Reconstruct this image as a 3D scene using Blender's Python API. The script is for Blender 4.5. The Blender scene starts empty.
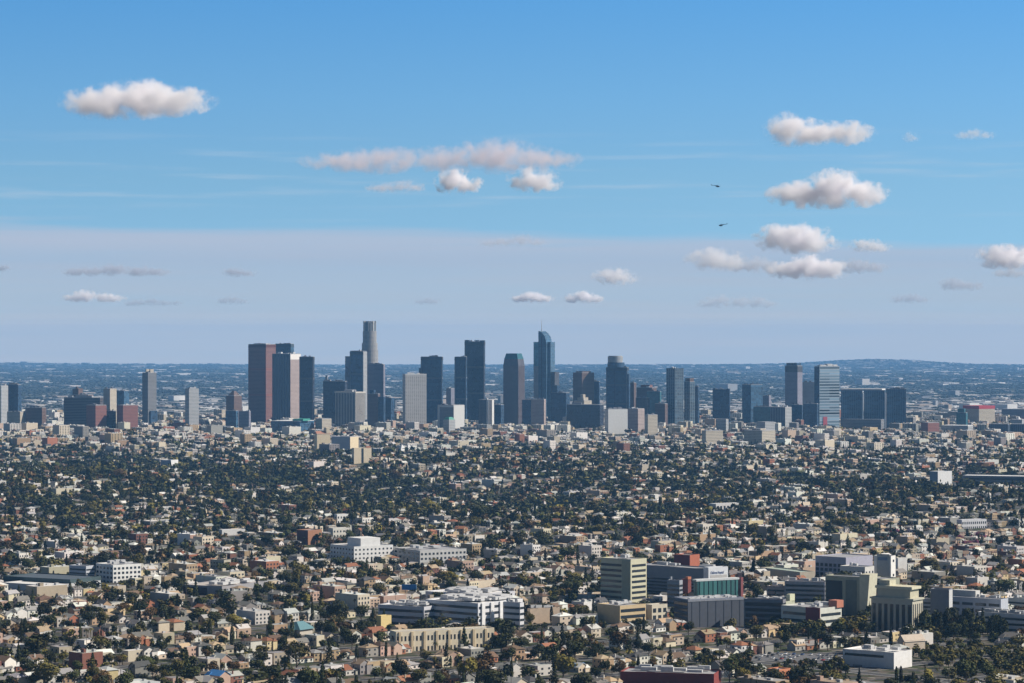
import bpy, math, random
import numpy as np
from mathutils import Vector

random.seed(11)
rng = np.random.default_rng(11)
C = bpy.context.scene.collection
sc = bpy.context.scene
R = math.radians

# ------------------------------------------------------------------ camera, world, sun, exposure
F = 2900.0            # focal length in pixels of the 1024 px wide frame
EYE = 345.0           # camera height above the sea
EROW = 336.0          # pixel row of the eye level
RE = 7.4e6            # radius of the earth as seen through the air
cd = bpy.data.cameras.new('camera')
cd.sensor_width = 36.0
cd.lens = 36.0 * F / 1024.0
cd.clip_start = 1.0
cd.clip_end = 250000.0
cam = bpy.data.objects.new('camera', cd)
C.objects.link(cam)
cam.location = (0, 0, EYE)
cam.rotation_euler = (math.pi / 2 - math.atan((341.5 - EROW) / F), 0, 0)
sc.camera = cam

SUN_EL, SUN_AZ = R(40), R(91)      # azimuth clockwise from the view direction
w = bpy.data.worlds.new('World')
sc.world = w
w.use_nodes = True
nt = w.node_tree
nt.nodes.clear()


def N(nt, kind, **kw):
    n = nt.nodes.new(kind)
    for k, v in kw.items():
        if k.startswith('i_'):
            n.inputs[int(k[2:])].default_value = v
        else:
            setattr(n, k, v)
    return n


def L(nt, a, ai, b, bi):
    nt.links.new(a.outputs[ai], b.inputs[bi])


def MATH(nt, op, a, b=None, c=None, clamp=False):
    n = nt.nodes.new('ShaderNodeMath')
    n.operation = op
    n.use_clamp = clamp
    for i, v in enumerate((a, b, c)):
        if v is None:
            continue
        if isinstance(v, (int, float)):
            n.inputs[i].default_value = v
        else:
            nt.links.new(v, n.inputs[i])
    return n.outputs[0]


def MIX(nt, fac, a, b, blend='MIX'):
    n = nt.nodes.new('ShaderNodeMix')
    n.data_type = 'RGBA'
    n.blend_type = blend
    for i, v in ((0, fac), (6, a), (7, b)):
        if isinstance(v, (int, float)):
            n.inputs[i].default_value = v
        elif isinstance(v, tuple):
            n.inputs[i].default_value = v if len(v) == 4 else v + (1.0,)
        else:
            nt.links.new(v, n.inputs[i])
    return n.outputs[2]


def SMOOTH(nt, v, lo, hi):
    n = nt.nodes.new('ShaderNodeMapRange')
    n.interpolation_type = 'SMOOTHSTEP'
    nt.links.new(v, n.inputs[0])
    n.inputs[1].default_value = lo
    n.inputs[2].default_value = hi
    return n.outputs[0]


SKY = 0.097
tc = N(nt, 'ShaderNodeTexCoord')
sep = N(nt, 'ShaderNodeSeparateXYZ')
L(nt, tc, 0, sep, 0)
x_, y_, z_ = sep.outputs
zup = MATH(nt, 'MAXIMUM', z_, 0.0)
zs = MATH(nt, 'ADD', MATH(nt, 'MULTIPLY', zup, 3.2), 0.21)
zz = MATH(nt, 'MAXIMUM', z_, MATH(nt, 'MINIMUM', zs, 0.62))
cmb = N(nt, 'ShaderNodeCombineXYZ')
nt.links.new(x_, cmb.inputs[0]); nt.links.new(y_, cmb.inputs[1]); nt.links.new(zz, cmb.inputs[2])
nrm = N(nt, 'ShaderNodeVectorMath', operation='NORMALIZE')
L(nt, cmb, 0, nrm, 0)
sky = N(nt, 'ShaderNodeTexSky', sky_type='NISHITA', sun_disc=False)
sky.sun_elevation = SUN_EL
sky.sun_rotation = SUN_AZ
L(nt, nrm, 0, sky, 0)
def RAMP(nt, fac, lo, hi, stops):
    mr = nt.nodes.new('ShaderNodeMapRange')
    nt.links.new(fac, mr.inputs[0])
    mr.inputs[1].default_value = lo
    mr.inputs[2].default_value = hi
    r = nt.nodes.new('ShaderNodeValToRGB')
    els = r.color_ramp.elements
    while len(els) < len(stops):
        els.new(.5)
    for e, (z, c) in zip(els, stops):
        e.position = (z - lo) / (hi - lo)
        e.color = c + (1,)
    nt.links.new(mr.outputs[0], r.inputs[0])
    return r.outputs[0]


tint = RAMP(nt, z_, 0.0, 0.5, [(.03, (1.36, 1.72, 1.58)), (.055, (1.30, 1.75, 1.63)), (.0814, (1.10, 1.76, 1.83)), (.116, (.80, 1.66, 1.98)), (.19, (.26, .40, .50)), (.45, (.27, .29, .34))])
skyc = MIX(nt, 1.0, sky.outputs[0], tint, 'MULTIPLY')
# thin high veil lying in the lowest two degrees, and faint wisps above it
mp = N(nt, 'ShaderNodeMapping')
mp.inputs['Scale'].default_value = (9, 9, 220)
L(nt, tc, 0, mp, 0)
nz = N(nt, 'ShaderNodeTexNoise')
nz.inputs['Scale'].default_value = 1.0
nz.inputs['Detail'].default_value = 5.0
L(nt, mp, 0, nz, 0)
edge = MATH(nt, 'ADD', z_, MATH(nt, 'MULTIPLY', MATH(nt, 'SUBTRACT', nz.outputs[0], 0.5), 0.015))
edge = MATH(nt, 'ADD', edge, MATH(nt, 'MULTIPLY', x_, 0.02))
veil = SMOOTH(nt, edge, 0.0378, 0.0302)
veil = MATH(nt, 'MULTIPLY', veil, MATH(nt, 'ADD', 0.60, MATH(nt, 'MULTIPLY', nz.outputs[0], 0.46)))
vs_ = 0.84 / SKY
veilc = RAMP(nt, z_, -.02, .06, [(-.01, (1.06, .93, .79)), (.0039, (1.06, .93, .79)), (.0046, (.90, .825, .75)), (.0055, (.785, .748, .72)), (.0085, (.61, .638, .68)), (.0124, (.53, .585, .66)), (.026, (.445, .525, .66)), (.033, (.505, .55, .67))])
vsc = N(nt, 'ShaderNodeVectorMath', operation='SCALE')
nt.links.new(veilc, vsc.inputs[0])
vsc.inputs['Scale'].default_value = vs_
skyc = MIX(nt, veil, skyc, vsc.outputs[0])
mp2 = N(nt, 'ShaderNodeMapping')
mp2.inputs['Scale'].default_value = (16, 16, 300)
mp2.inputs['Rotation'].default_value = (0, R(-2), 0)
L(nt, tc, 0, mp2, 0)
nz2 = N(nt, 'ShaderNodeTexNoise')
nz2.inputs['Scale'].default_value = 1.0
nz2.inputs['Detail'].default_value = 6.0
L(nt, mp2, 0, nz2, 0)
wis = SMOOTH(nt, nz2.outputs[0], 0.5, 0.8)
band = MATH(nt, 'MULTIPLY', SMOOTH(nt, z_, 0.035, 0.05), SMOOTH(nt, z_, 0.075, 0.055))
wis = MATH(nt, 'MULTIPLY', MATH(nt, 'MULTIPLY', wis, band), 0.45)
skyc = MIX(nt, wis, skyc, (5.0, 5.7, 6.6))
bg = N(nt, 'ShaderNodeBackground')
nt.links.new(skyc, bg.inputs[0])
bg.inputs[1].default_value = SKY
wo = N(nt, 'ShaderNodeOutputWorld')
L(nt, bg, 0, wo, 0)

sl = bpy.data.lights.new('sun', 'SUN')
sl.energy = 5.0
sl.angle = R(0.53)
sl.color = (1.0, 0.92, 0.81)
so = bpy.data.objects.new('sun', sl)
C.objects.link(so)
sd = Vector((math.sin(SUN_AZ) * math.cos(SUN_EL), math.cos(SUN_AZ) * math.cos(SUN_EL), math.sin(SUN_EL)))
so.rotation_euler = sd.to_track_quat('Z', 'Y').to_euler()
so.location = (0, 0, 3000)

vs = sc.view_settings
vs.view_transform = 'Standard'
vs.look = 'None'
vs.exposure = 0.25
vs.gamma = 1.0
sc.render.engine = 'CYCLES'
cy = sc.cycles
cy.use_denoising = True
cy.max_bounces = 16
cy.diffuse_bounces = 2
cy.glossy_bounces = 2
cy.transmission_bounces = 2
cy.transparent_max_bounces = 8
cy.volume_bounces = 16
cy.caustics_reflective = False
cy.caustics_refractive = False
HAZE = 2.6e-5
HAZE_COL = (0.24, 0.55, 1.0, 1.0)


# ------------------------------------------------------------------ terrain
_d = np.array([0, 900, 1500, 1850, 2400, 3000, 4000, 5000, 6000, 7000, 8000, 8900, 9600, 11000, 14000, 20000, 30000, 38000, 45000, 52000, 120000.])
_h = np.array([300, 200, 140, 126, 119, 108, 98, 95, 97, 97, 95, 96, 88, 68, 50, 36, 30, 30, 40, 0, 0.])


def terrain(x, y):
    x = np.asarray(x, float)
    y = np.asarray(y, float)
    r = np.hypot(x, y)
    z = np.interp(r, _d, _h)
    wgt = np.clip((r - 3000) / 900, 0, 1) * np.clip((8600 - r) / 1500, 0, 1)
    hill = 9 * np.sin(x / 310 + 1.3) * np.sin(y / 420 + .5) + 6 * np.sin(x / 170 + y / 260) + 7 * np.sin(y / 300 - x / 520 + 2)
    z = z + wgt * hill
    far = np.clip((r - 30000) / 6000, 0, 1)
    z = z + far * 62 * np.exp(-((x - 5050) / 900) ** 2) * np.exp(-((y - 40000) / 2500) ** 2)
    z = z + far * 30 * np.exp(-((x - 5000) / 2300) ** 2) * np.exp(-((y - 40000) / 2500) ** 2)
    z = z + far * 34 * np.exp(-((x + 7600) / 1100) ** 2) * np.exp(-((y - 43500) / 1500) ** 2)
    z = z + far * 14 * np.exp(-((x + 5600) / 1900) ** 2) * np.exp(-((y - 43500) / 1500) ** 2)
    return z - r * r / (2 * RE)


def px2x(px, d):
    return (px - 512.0) / F * d


def row2z(row, d):
    return EYE - (row - EROW) / F * d


def z2row(z, d):
    return EROW + (EYE - z) / d * F


_ds = np.arange(1500, 12000, 4.0)


def row2d(row, px):
    rows = z2row(terrain((px - 512) / F * _ds, _ds), _ds)
    k = np.argmax(rows <= row)
    return float(_ds[k])


# ------------------------------------------------------------------ materials
def mat(name):
    m = bpy.data.materials.new(name)
    m.use_nodes = True
    nt = m.node_tree
    p = nt.nodes['Principled BSDF']
    return m, nt, p


def painted(name, source, rough=0.8, vary=0.18, scale=0.35, spec=0.3):
    """paint, render or roofing whose own colour comes from the object or from the mesh"""
    m, nt, p = mat(name)
    if source == 'object':
        s = N(nt, 'ShaderNodeObjectInfo').outputs['Color']
    else:
        s = N(nt, 'ShaderNodeAttribute', attribute_name='Col').outputs['Color']
    t = N(nt, 'ShaderNodeTexCoord')
    n = N(nt, 'ShaderNodeTexNoise')
    n.inputs['Scale'].default_value = scale
    n.inputs['Detail'].default_value = 4.0
    L(nt, t, 3, n, 0)
    v = MATH(nt, 'ADD', 1.0 - vary, MATH(nt, 'MULTIPLY', n.outputs[0], 2 * vary))
    vm = N(nt, 'ShaderNodeVectorMath', operation='SCALE')
    nt.links.new(s, vm.inputs[0])
    nt.links.new(v, vm.inputs['Scale'])
    L(nt, vm, 0, p, 0)
    p.inputs['Roughness'].default_value = rough
    p.inputs['Specular IOR Level'].default_value = spec
    return m


M_OBJ = painted('painted_object', 'object')
M_ATT = painted('painted_mesh', 'mesh')
M_LEAF = painted('foliage_object', 'object', 0.7, 0.45, 0.9, 0.15)
M_LEAFM = painted('foliage_mesh', 'mesh', 0.7, 0.45, 0.5, 0.15)
mg, ntg, pg = mat('window_glass')
pg.inputs['Base Color'].default_value = (0.035, 0.042, 0.05, 1)
pg.inputs['Roughness'].default_value = 0.12
M_GLASS = mg
mt, ntt, pt = mat('bark')
pt.inputs['Base Color'].default_value = (0.10, 0.075, 0.055, 1)
pt.inputs['Roughness'].default_value = 0.9
M_BARK = mt


def solid(name, col, rough=0.7, metal=0.0, vary=0.1, scale=0.2):
    m, nt, p = mat(name)
    t = N(nt, 'ShaderNodeTexCoord')
    n = N(nt, 'ShaderNodeTexNoise')
    n.inputs['Scale'].default_value = scale
    n.inputs['Detail'].default_value = 4.0
    L(nt, t, 3, n, 0)
    a = tuple(c * (1 - vary) for c in col)
    b = tuple(c * (1 + vary) for c in col)
    nt.links.new(MIX(nt, n.outputs[0], a, b), p.inputs[0])
    p.inputs['Roughness'].default_value = rough
    p.inputs['Metallic'].default_value = metal
    return m


def facade(name, wall, glass, fh=3.9, bay=3.0, wh=0.6, ww=0.8, rough=0.15, vary=0.5, mech=None):
    """curtain wall: floors and bays laid out in the building's own metres"""
    m, nt, p = mat(name)
    t = N(nt, 'ShaderNodeTexCoord')
    so_ = N(nt, 'ShaderNodeSeparateXYZ')
    sn = N(nt, 'ShaderNodeSeparateXYZ')
    L(nt, t, 3, so_, 0)
    L(nt, t, 1, sn, 0)
    side = MATH(nt, 'GREATER_THAN', MATH(nt, 'ABSOLUTE', sn.outputs[0]), 0.7)
    u = MATH(nt, 'ADD', MATH(nt, 'MULTIPLY', side, so_.outputs[1]), MATH(nt, 'MULTIPLY', MATH(nt, 'SUBTRACT', 1.0, side), so_.outputs[0]))
    ub = MATH(nt, 'DIVIDE', MATH(nt, 'ADD', u, 1000 * bay), bay)
    zb = MATH(nt, 'DIVIDE', MATH(nt, 'ADD', so_.outputs[2], 100 * fh), fh)
    fu = MATH(nt, 'LESS_THAN', MATH(nt, 'FRACT', ub), ww)
    fz = MATH(nt, 'LESS_THAN', MATH(nt, 'FRACT', zb), wh)
    win = MATH(nt, 'MULTIPLY', fu, fz)
    cell = N(nt, 'ShaderNodeCombineXYZ')
    nt.links.new(MATH(nt, 'FLOOR', ub), cell.inputs[0])
    nt.links.new(MATH(nt, 'FLOOR', zb), cell.inputs[1])
    nt.links.new(side, cell.inputs[2])
    wn = N(nt, 'ShaderNodeTexWhiteNoise', noise_dimensions='3D')
    L(nt, cell, 0, wn, 0)
    zfl = N(nt, 'ShaderNodeTexWhiteNoise', noise_dimensions='1D')
    nt.links.new(MATH(nt, 'FLOOR', MATH(nt, 'DIVIDE', zb, 4.0)), zfl.inputs['W'])
    c2 = N(nt, 'ShaderNodeCombineXYZ')
    nt.links.new(MATH(nt, 'FLOOR', MATH(nt, 'DIVIDE', ub, 3.0)), c2.inputs[0])
    nt.links.new(MATH(nt, 'FLOOR', MATH(nt, 'DIVIDE', zb, 2.0)), c2.inputs[1])
    w2 = N(nt, 'ShaderNodeTexWhiteNoise', noise_dimensions='2D')
    L(nt, c2, 0, w2, 0)
    k = MATH(nt, 'ADD', MATH(nt, 'MULTIPLY', w2.outputs[0], vary * 1.3), MATH(nt, 'ADD', 1 - vary * 1.25, MATH(nt, 'ADD', MATH(nt, 'MULTIPLY', wn.outputs[0], vary), MATH(nt, 'MULTIPLY', zfl.outputs[0], vary * 0.4))))
    gl = N(nt, 'ShaderNodeVectorMath', operation='SCALE')
    gl.inputs[0].default_value = glass
    nt.links.new(k, gl.inputs['Scale'])
    nz = N(nt, 'ShaderNodeTexNoise')
    nz.inputs['Scale'].default_value = 0.03
    L(nt, t, 3, nz, 0)
    wl = MIX(nt, nz.outputs[0], tuple(c * .88 for c in wall), tuple(c * 1.12 for c in wall))
    nt.links.new(MIX(nt, win, wl, gl.outputs[0]), p.inputs[0])
    nt.links.new(MATH(nt, 'ADD', 0.75, MATH(nt, 'MULTIPLY', win, rough - 0.75)), p.inputs['Roughness'])
    return m


# ------------------------------------------------------------------ mesh builder
class MB:
    def __init__(s):
        s.v, s.f = [], []

    def prism(s, poly, z0, z1, top=None, cap=True, bottom=True):
        top = top or poly
        n, o = len(poly), len(s.v)
        s.v += [(x, y, z0) for x, y in poly] + [(x, y, z1) for x, y in top]
        for i in range(n):
            j = (i + 1) % n
            s.f.append((o + i, o + j, o + n + j, o + n + i))
        if cap:
            s.f.append(tuple(o + n + i for i in range(n)))
        if bottom:
            s.f.append(tuple(o + i for i in reversed(range(n))))
        return s

    def box(s, cx, cy, z0, sx, sy, h, rot=0.0, bottom=True):
        c, n = math.cos(rot), math.sin(rot)
        p = [(cx + c * a - n * b, cy + n * a + c * b) for a, b in ((-sx / 2, -sy / 2), (sx / 2, -sy / 2), (sx / 2, sy / 2), (-sx / 2, sy / 2))]
        return s.prism(p, z0, z0 + h, bottom=bottom)

    def cyl(s, cx, cy, z0, r, h, n=16, r2=None):
        r2 = r if r2 is None else r2
        p = [(cx + r * math.cos(2 * math.pi * i / n), cy + r * math.sin(2 * math.pi * i / n)) for i in range(n)]
        q = [(cx + r2 * math.cos(2 * math.pi * i / n), cy + r2 * math.sin(2 * math.pi * i / n)) for i in range(n)]
        return s.prism(p, z0, z0 + h, q)

    def extr_xz(s, prof, y0, y1):
        """profile in x-z pushed along y"""
        n, o = len(prof), len(s.v)
        s.v += [(x, y0, z) for x, z in prof] + [(x, y1, z) for x, z in prof]
        for i in range(n):
            j = (i + 1) % n
            s.f.append((o + i, o + j, o + n + j, o + n + i))
        s.f.append(tuple(o + i for i in reversed(range(n))))
        s.f.append(tuple(o + n + i for i in range(n)))
        return s

    def poly(s, pts, faces):
        o = len(s.v)
        s.v += list(pts)
        s.f += [tuple(o + i for i in f) for f in faces]
        return s

    def mesh(s, name, m):
        me = bpy.data.meshes.new(name)
        me.from_pydata(s.v, [], s.f)
        if m is not None:
            me.materials.append(m)
        return me

    def build(s, name, m, parent=None, color=None, loc=None):
        o = bpy.data.objects.new(name, s.mesh(name, m))
        C.objects.link(o)
        if parent is not None:
            o.parent = parent
        if color is not None:
            o.color = tuple(color) + (1.0,)
        if loc is not None:
            o.location = loc
        return o


def inst(name, me, parent, loc=(0, 0, 0), rz=0.0, color=None):
    o = bpy.data.objects.new(name, me)
    C.objects.link(o)
    o.parent = parent
    o.location = loc
    o.rotation_euler = (0, 0, rz)
    if color is not None:
        o.color = tuple(color) + (1.0,)
    return o


def thing(name, label, cat, loc=(0, 0, 0), rz=0.0, group=None):
    o = bpy.data.objects.new(name, None)
    o.empty_display_size = 1.0
    C.objects.link(o)
    o.location = loc
    o.rotation_euler = (0, 0, rz)
    o['label'] = label
    o['category'] = cat
    if group:
        o['group'] = group
    return o


def tag(o, label, cat, group=None):
    o['label'] = label
    o['category'] = cat
    if group:
        o['group'] = group
    return o


# ------------------------------------------------------------------ ground and far hills
def make_ground():
    ang = np.concatenate([np.linspace(-180, -24, 40)[:-1], np.linspace(-24, 24, 241), np.linspace(24, 180, 40)[1:-1]])
    rad = np.concatenate([[5, 60, 200, 450, 800, 1200, 1500], np.arange(1650, 9800, 50), np.geomspace(9900, 26000, 60), np.geomspace(26500, 49000, 90)])
    A, Rr = np.meshgrid(np.radians(ang), rad)
    X, Y = Rr * np.sin(A), Rr * np.cos(A)
    Z = terrain(X, Y)
    na, nr = len(ang), len(rad)
    V = np.stack([X, Y, Z], -1).reshape(-1, 3)
    f = []
    for i in range(nr - 1):
        for j in range(na):
            k = (j + 1) % na
            f.append((i * na + j, i * na + k, (i + 1) * na + k, (i + 1) * na + j))
    f.append(tuple(range(na)))
    m, nt, p = mat('town_ground')
    t = N(nt, 'ShaderNodeTexCoord')
    vo = N(nt, 'ShaderNodeTexVoronoi')
    vo.inputs['Scale'].default_value = 1 / 7.0
    L(nt, t, 3, vo, 0)
    sepc = N(nt, 'ShaderNodeSeparateColor')
    L(nt, vo, 1, sepc, 0)
    r1 = N(nt, 'ShaderNodeValToRGB')
    r1.color_ramp.interpolation = 'CONSTANT'
    els = r1.color_ramp.elements
    for pos, col in ((0.0, (.05, .06, .03)), (.28, (.10, .085, .065)), (.48, (.045, .055, .025)), (.66, (.13, .115, .10)), (.78, (.06, .06, .06)), (.93, (.2, .18, .16))):
        e = els.new(pos) if pos not in (0.0,) else els[0]
        e.color = col + (1,)
    while len(els) > 6:
        els.remove(els[-1])
    L(nt, sepc, 0, r1, 0)
    nz = N(nt, 'ShaderNodeTexNoise')
    nz.inputs['Scale'].default_value = 1 / 260.0
    nz.inputs['Detail'].default_value = 8.0
    L(nt, t, 3, nz, 0)
    r2 = N(nt, 'ShaderNodeValToRGB')
    r2.color_ramp.elements[0].position = .38
    r2.color_ramp.elements[0].color = (.085, .10, .105, 1)
    r2.color_ramp.elements[1].position = .72
    r2.color_ramp.elements[1].color = (.22, .21, .205, 1)
    L(nt, nz, 0, r2, 0)
    ln = N(nt, 'ShaderNodeVectorMath', operation='LENGTH')
    L(nt, t, 3, ln, 0)
    far = SMOOTH(nt, ln.outputs['Value'], 8500, 10500)  # past downtown the ground colour pales, part city tone, part painted haze
    nt.links.new(MIX(nt, far, r1.outputs[0], r2.outputs[0]), p.inputs[0])
    p.inputs['Roughness'].default_value = 0.95
    p.inputs['Specular IOR Level'].default_value = 0.1
    me = bpy.data.meshes.new('ground')
    me.from_pydata(V.tolist(), [], f)
    me.materials.append(m)
    o = bpy.data.objects.new('ground', me)
    C.objects.link(o)
    o['kind'] = 'structure'


make_ground()


def make_haze():
    mb = MB().box(0, 0, 0, 1, 1, 1)
    m = bpy.data.materials.new('haze_air')
    m.use_nodes = True
    nt = m.node_tree
    nt.nodes.clear()
    v = N(nt, 'ShaderNodeVolumePrincipled')
    v.inputs['Color'].default_value = HAZE_COL
    v.inputs['Density'].default_value = HAZE
    v.inputs['Anisotropy'].default_value = 0.0
    o_ = N(nt, 'ShaderNodeOutputMaterial')
    L(nt, v, 0, o_, 1)
    o = mb.build('haze', m)
    zlo = -49000.0 ** 2 / (2 * RE) - 3
    zlo = zlo - 10
    o.scale = (98000, 98000, 530 - zlo)
    o.location = (0, 0, zlo)
    o['kind'] = 'stuff'
    o.visible_shadow = True


make_haze()


# ------------------------------------------------------------------ downtown towers
WHITE, PALE, CREAM, GREY, DARK = (.72, .70, .67), (.55, .54, .52), (.62, .52, .38), (.34, .34, .35), (.09, .09, .1)
BRICK, TERRA, BEIGE, TAN = (.28, .12, .09), (.42, .17, .09), (.5, .43, .33), (.40, .33, .25)
M_ROOF = solid('flat_roofing', (.33, .33, .34), .9, 0, .2, .08)
M_WROOF = solid('white_roofing', (.68, .67, .65), .85, 0, .12, .08)
M_STEEL = solid('pale_metal', (.5, .52, .55), .4, .6)
LMK = []      # (left px, right px, top row, distance, base row) of every hand-placed building
ANCH = []     # (phrase, px, row) things that labels can point at
FOOT = []     # footprints to keep clear (cx, cy, half a, half b, angle)


class Tower:
    pass


def tower(name, label, cat, pl, pc, pr, top, d, m, roofm=None, theta=None, dep=None, base=None, group=None, parapet=1.2, body='facade', anchor=None, sink=6.0):
    """rectangular block: its shaded front spans pixels pl..pc, its sunlit right side pc..pr, at distance d"""
    t = Tower()
    if pr - pc < 0.6:
        theta = R(5) if theta is None else R(theta)
        a = (pc - pl) / F * d / math.cos(theta)
        b = dep or max(18.0, a * .8)
        a -= 0
    else:
        theta = R(22) if theta is None else R(theta)
        a = (pc - pl) / F * d / math.cos(theta)
        b = (pr - pc) / F * d / math.sin(theta)
    x0, y0 = px2x(pc, d), d
    c, s = math.cos(theta), math.sin(theta)
    cx = x0 + c * (-a / 2) + s * (b / 2)
    cy = y0 + s * (a / 2) + c * (b / 2)
    zb = float(terrain(cx, cy)) - sink if base is None else base
    H = row2z(top, d) - zb
    t.root = thing(name, label, cat, (cx, cy, zb), -theta, group)
    t.a, t.b, t.H, t.d, t.zb, t.m = a, b, H, d, zb, m
    wallb = MB()
    wallb.prism([(-a / 2, -b / 2), (a / 2, -b / 2), (a / 2, b / 2), (-a / 2, b / 2)], 0, H)
    t.body = wallb.build(body, m, t.root)
    if parapet:
        t.roof = MB().box(0, 0, H + .01, a - .8, b - .8, parapet, bottom=True).build('roof', roofm or M_ROOF, t.root)
    LMK.append((pl, pr, top, d, z2row(zb + sink, d)))
    FOOT.append((cx, cy, a / 2, b / 2, -theta))
    if anchor:
        ANCH.append((anchor, (pl + pr) / 2, z2row(zb + sink, d)))
    if name.endswith('skyscraper') and H > 95:
        lite = {'navy_curtain_wall': (.10, .12, .15), 'blue_curtain_wall': (.12, .17, .22), 'dark_curtain_wall': (.085, .085, .095), 'red_granite_wall': (.22, .085, .07)}.get(m.name)
        if lite:
            for f_ in (.36, .68):
                MB().box(0, 0, H * f_, a + .5, b + .5, 5.5).build('mechanical_band', M_OBJ, t.root, lite)
            MB().box(0, 0, H - 9, a + .5, b + .5, 8.6).build('top_band', M_OBJ, t.root, tuple(c_ * .5 for c_ in lite))
            for sx in (-1, 1):
                MB().box(sx * (a / 2 - 1.4), -b / 2 - .3, 0, 2.6, .9, H - 9.3).build('corner_pier', M_OBJ, t.root, lite)
    if parapet > .5 and H > 45:
        units(t, 4, int(pl * 7), 4.5, random.Random(int(pl)).choice([(.2, .2, .22), (.5, .5, .5), (.1, .1, .12)]))
    return t


def block(t, name, fx0, fx1, fy0, fy1, z0, z1, m, color=None):
    """a box on the tower, in fractions of its plan"""
    a, b = t.a, t.b
    return MB().box((fx0 + fx1) / 2 * a, (fy0 + fy1) / 2 * b, z0, (fx1 - fx0) * a, (fy1 - fy0) * b, z1 - z0).build(name, m, t.root, color)


def units(t, n, seed=0, hmax=3.0, color=(.5, .5, .5), z=None):
    r = random.Random(seed)
    for i in range(n):
        sx, sy, h = r.uniform(.08, .2) * t.a, r.uniform(.08, .2) * t.b, r.uniform(1.2, hmax)
        MB().box(r.uniform(-.36, .36) * t.a, r.uniform(-.36, .36) * t.b, (z if z is not None else t.H) + 1.2, sx, sy, h).build('rooftop_unit', M_OBJ, getattr(t, 'roof', t.root), color)


F_NAVY = facade('navy_curtain_wall', (.042, .078, .13), (.016, .046, .098), 3.9, 3, .66, .8, .15, 1.0)
F_BLUE = facade('blue_curtain_wall', (.07, .125, .19), (.026, .08, .15), 3.9, 3, .7, .85, .15, 1.0)
F_SLATE = facade('slate_curtain_wall', (.085, .085, .095), (.03, .03, .04), 3.9, 4.5, .7, .55)
F_DARK = facade('dark_curtain_wall', (.036, .046, .068), (.018, .028, .052), 3.9, 3, .6, .8, .15, 1.0)
F_RED = facade('red_granite_wall', (.235, .115, .098), (.08, .042, .044), 3.9, 3, .45, .7)
F_BROWN = facade('brown_granite_wall', (.17, .11, .09), (.05, .04, .045), 3.8, 3, .55, .6)
F_WHITE = facade('white_grid_wall', (.52, .49, .46), (.2, .2, .2), 3.8, 6, .4, .6)
F_CREAM = facade('cream_wall_windows', (.55, .48, .38), (.12, .11, .1), 3.6, 3.5, .5, .55)
F_PALE = facade('pale_stone_wall', (.42, .42, .42), (.10, .11, .12), 3.8, 3.2, .5, .55)
F_GREY = facade('grey_panel_wall', (.22, .22, .23), (.06, .065, .075), 3.8, 3.0, .5, .6)
F_FINS = facade('striped_fin_wall', (.55, .50, .44), (.035, .04, .05), 3.8, 5.2, 1.1, .62)
F_STRIPE = facade('vertical_stripe_wall', (.12, .15, .2), (.022, .038, .07), 3.8, 5.0, 1.1, .6)
F_SLABS = facade('slab_glass_front', (.07, .12, .18), (.02, .06, .115), 3.6, 6.0, .75, .75, .15, 1.0)
F_TEAL = facade('teal_curtain_wall', (.05, .16, .19), (.03, .12, .15), 3.9, 3, .8, .85)
F_AQUA = facade('pale_blue_banded_glass', (.40, .48, .54), (.20, .28, .35), 7.8, 30, .6, 1.1, .15, .9)
F_CHECK = facade('chequered_glass_wall', (.13, .17, .21), (.02, .045, .07), 4.2, 8.0, .72, .72, .12, 1.2)
F_BANDS = facade('brown_banded_wall', (.13, .11, .11), (.035, .035, .045), 4.2, 30, .5, 1.1)
F_BRICK = facade('brick_wall_windows', (.25, .10, .08), (.05, .04, .045), 3.6, 3.2, .45, .5)
F_LILAC = facade('lilac_grey_wall', (.27, .26, .31), (.09, .09, .13), 3.8, 3.5, .55, .55)
F_LPINK = facade('pinkish_stone_wall', (.40, .32, .29), (.2, .15, .15), 3.8, 3.2, .5, .6)

G_DT = 'skyscrapers of the downtown cluster'
S = 'skyscraper'

# far left group
tower('office_slab', 'white slab cut off by the left edge of the view', 'office tower', -9, 1, 6, 386, 8000, F_PALE)
t = tower('glass_office_tower', 'squat navy glass tower beside the white slab at the far left', 'office tower', 5, 18, 20.5, 385, 8050, F_NAVY)
block(t, 'penthouse', -.3, .2, -.3, .3, t.H + 1.2, t.H + 6, M_ROOF)
t = tower('wide_office_block', 'wide brown banded office block at the left with a stepped tan tower behind it', 'office block', 61, 100, 102.5, 398, 7600, F_BANDS, theta=25, anchor='the wide brown banded block')
block(t, 'penthouse', -.2, .25, -.2, .2, t.H + 1.2, t.H + 6, M_ROOF)
t = tower('stepped_stone_tower', 'tan stepped old tower rising behind the wide brown banded block', 'tower', 70, 88, 92, 395, 8300, F_BROWN)
block(t, 'setback', -.45, -.1, -.4, .4, t.H, t.H + 18, F_BROWN)
block(t, 'spire_block', -.36, -.26, -.1, .1, t.H + 18, t.H + 24, F_BROWN)
tower('brick_office_cube', 'red brick cube with shaded left face in front of the wide brown block', 'office block', 85, 95.5, 105, 405.5, 7350, F_BRICK, theta=40)
t = tower('brick_office_cube', 'red brick office cube standing alone right of the wide brown block', 'office block', 115.5, 123, 136.5, 405.5, 7350, F_BRICK, theta=50, anchor='the lone red brick cube')
tower('parking_structure', 'dark parking structure squeezed between the two red brick cubes', 'parking structure', 105, 113, 115.5, 411, 7380, F_DARK, theta=35)
tower('low_office_block', 'beige low building under the squat navy tower at the far left', 'building', 6, 20, 25, 412, 7600, F_CREAM)
tower('low_office_block', 'dim brown low block between the navy tower and the wide banded block', 'building', 24, 42, 45, 408, 7600, F_BROWN)
tower('white_block', 'cream ornate block peeking between the wide banded block and the tall condominium', 'building', 103, 110, 115, 389, 8400, F_CREAM)
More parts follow.
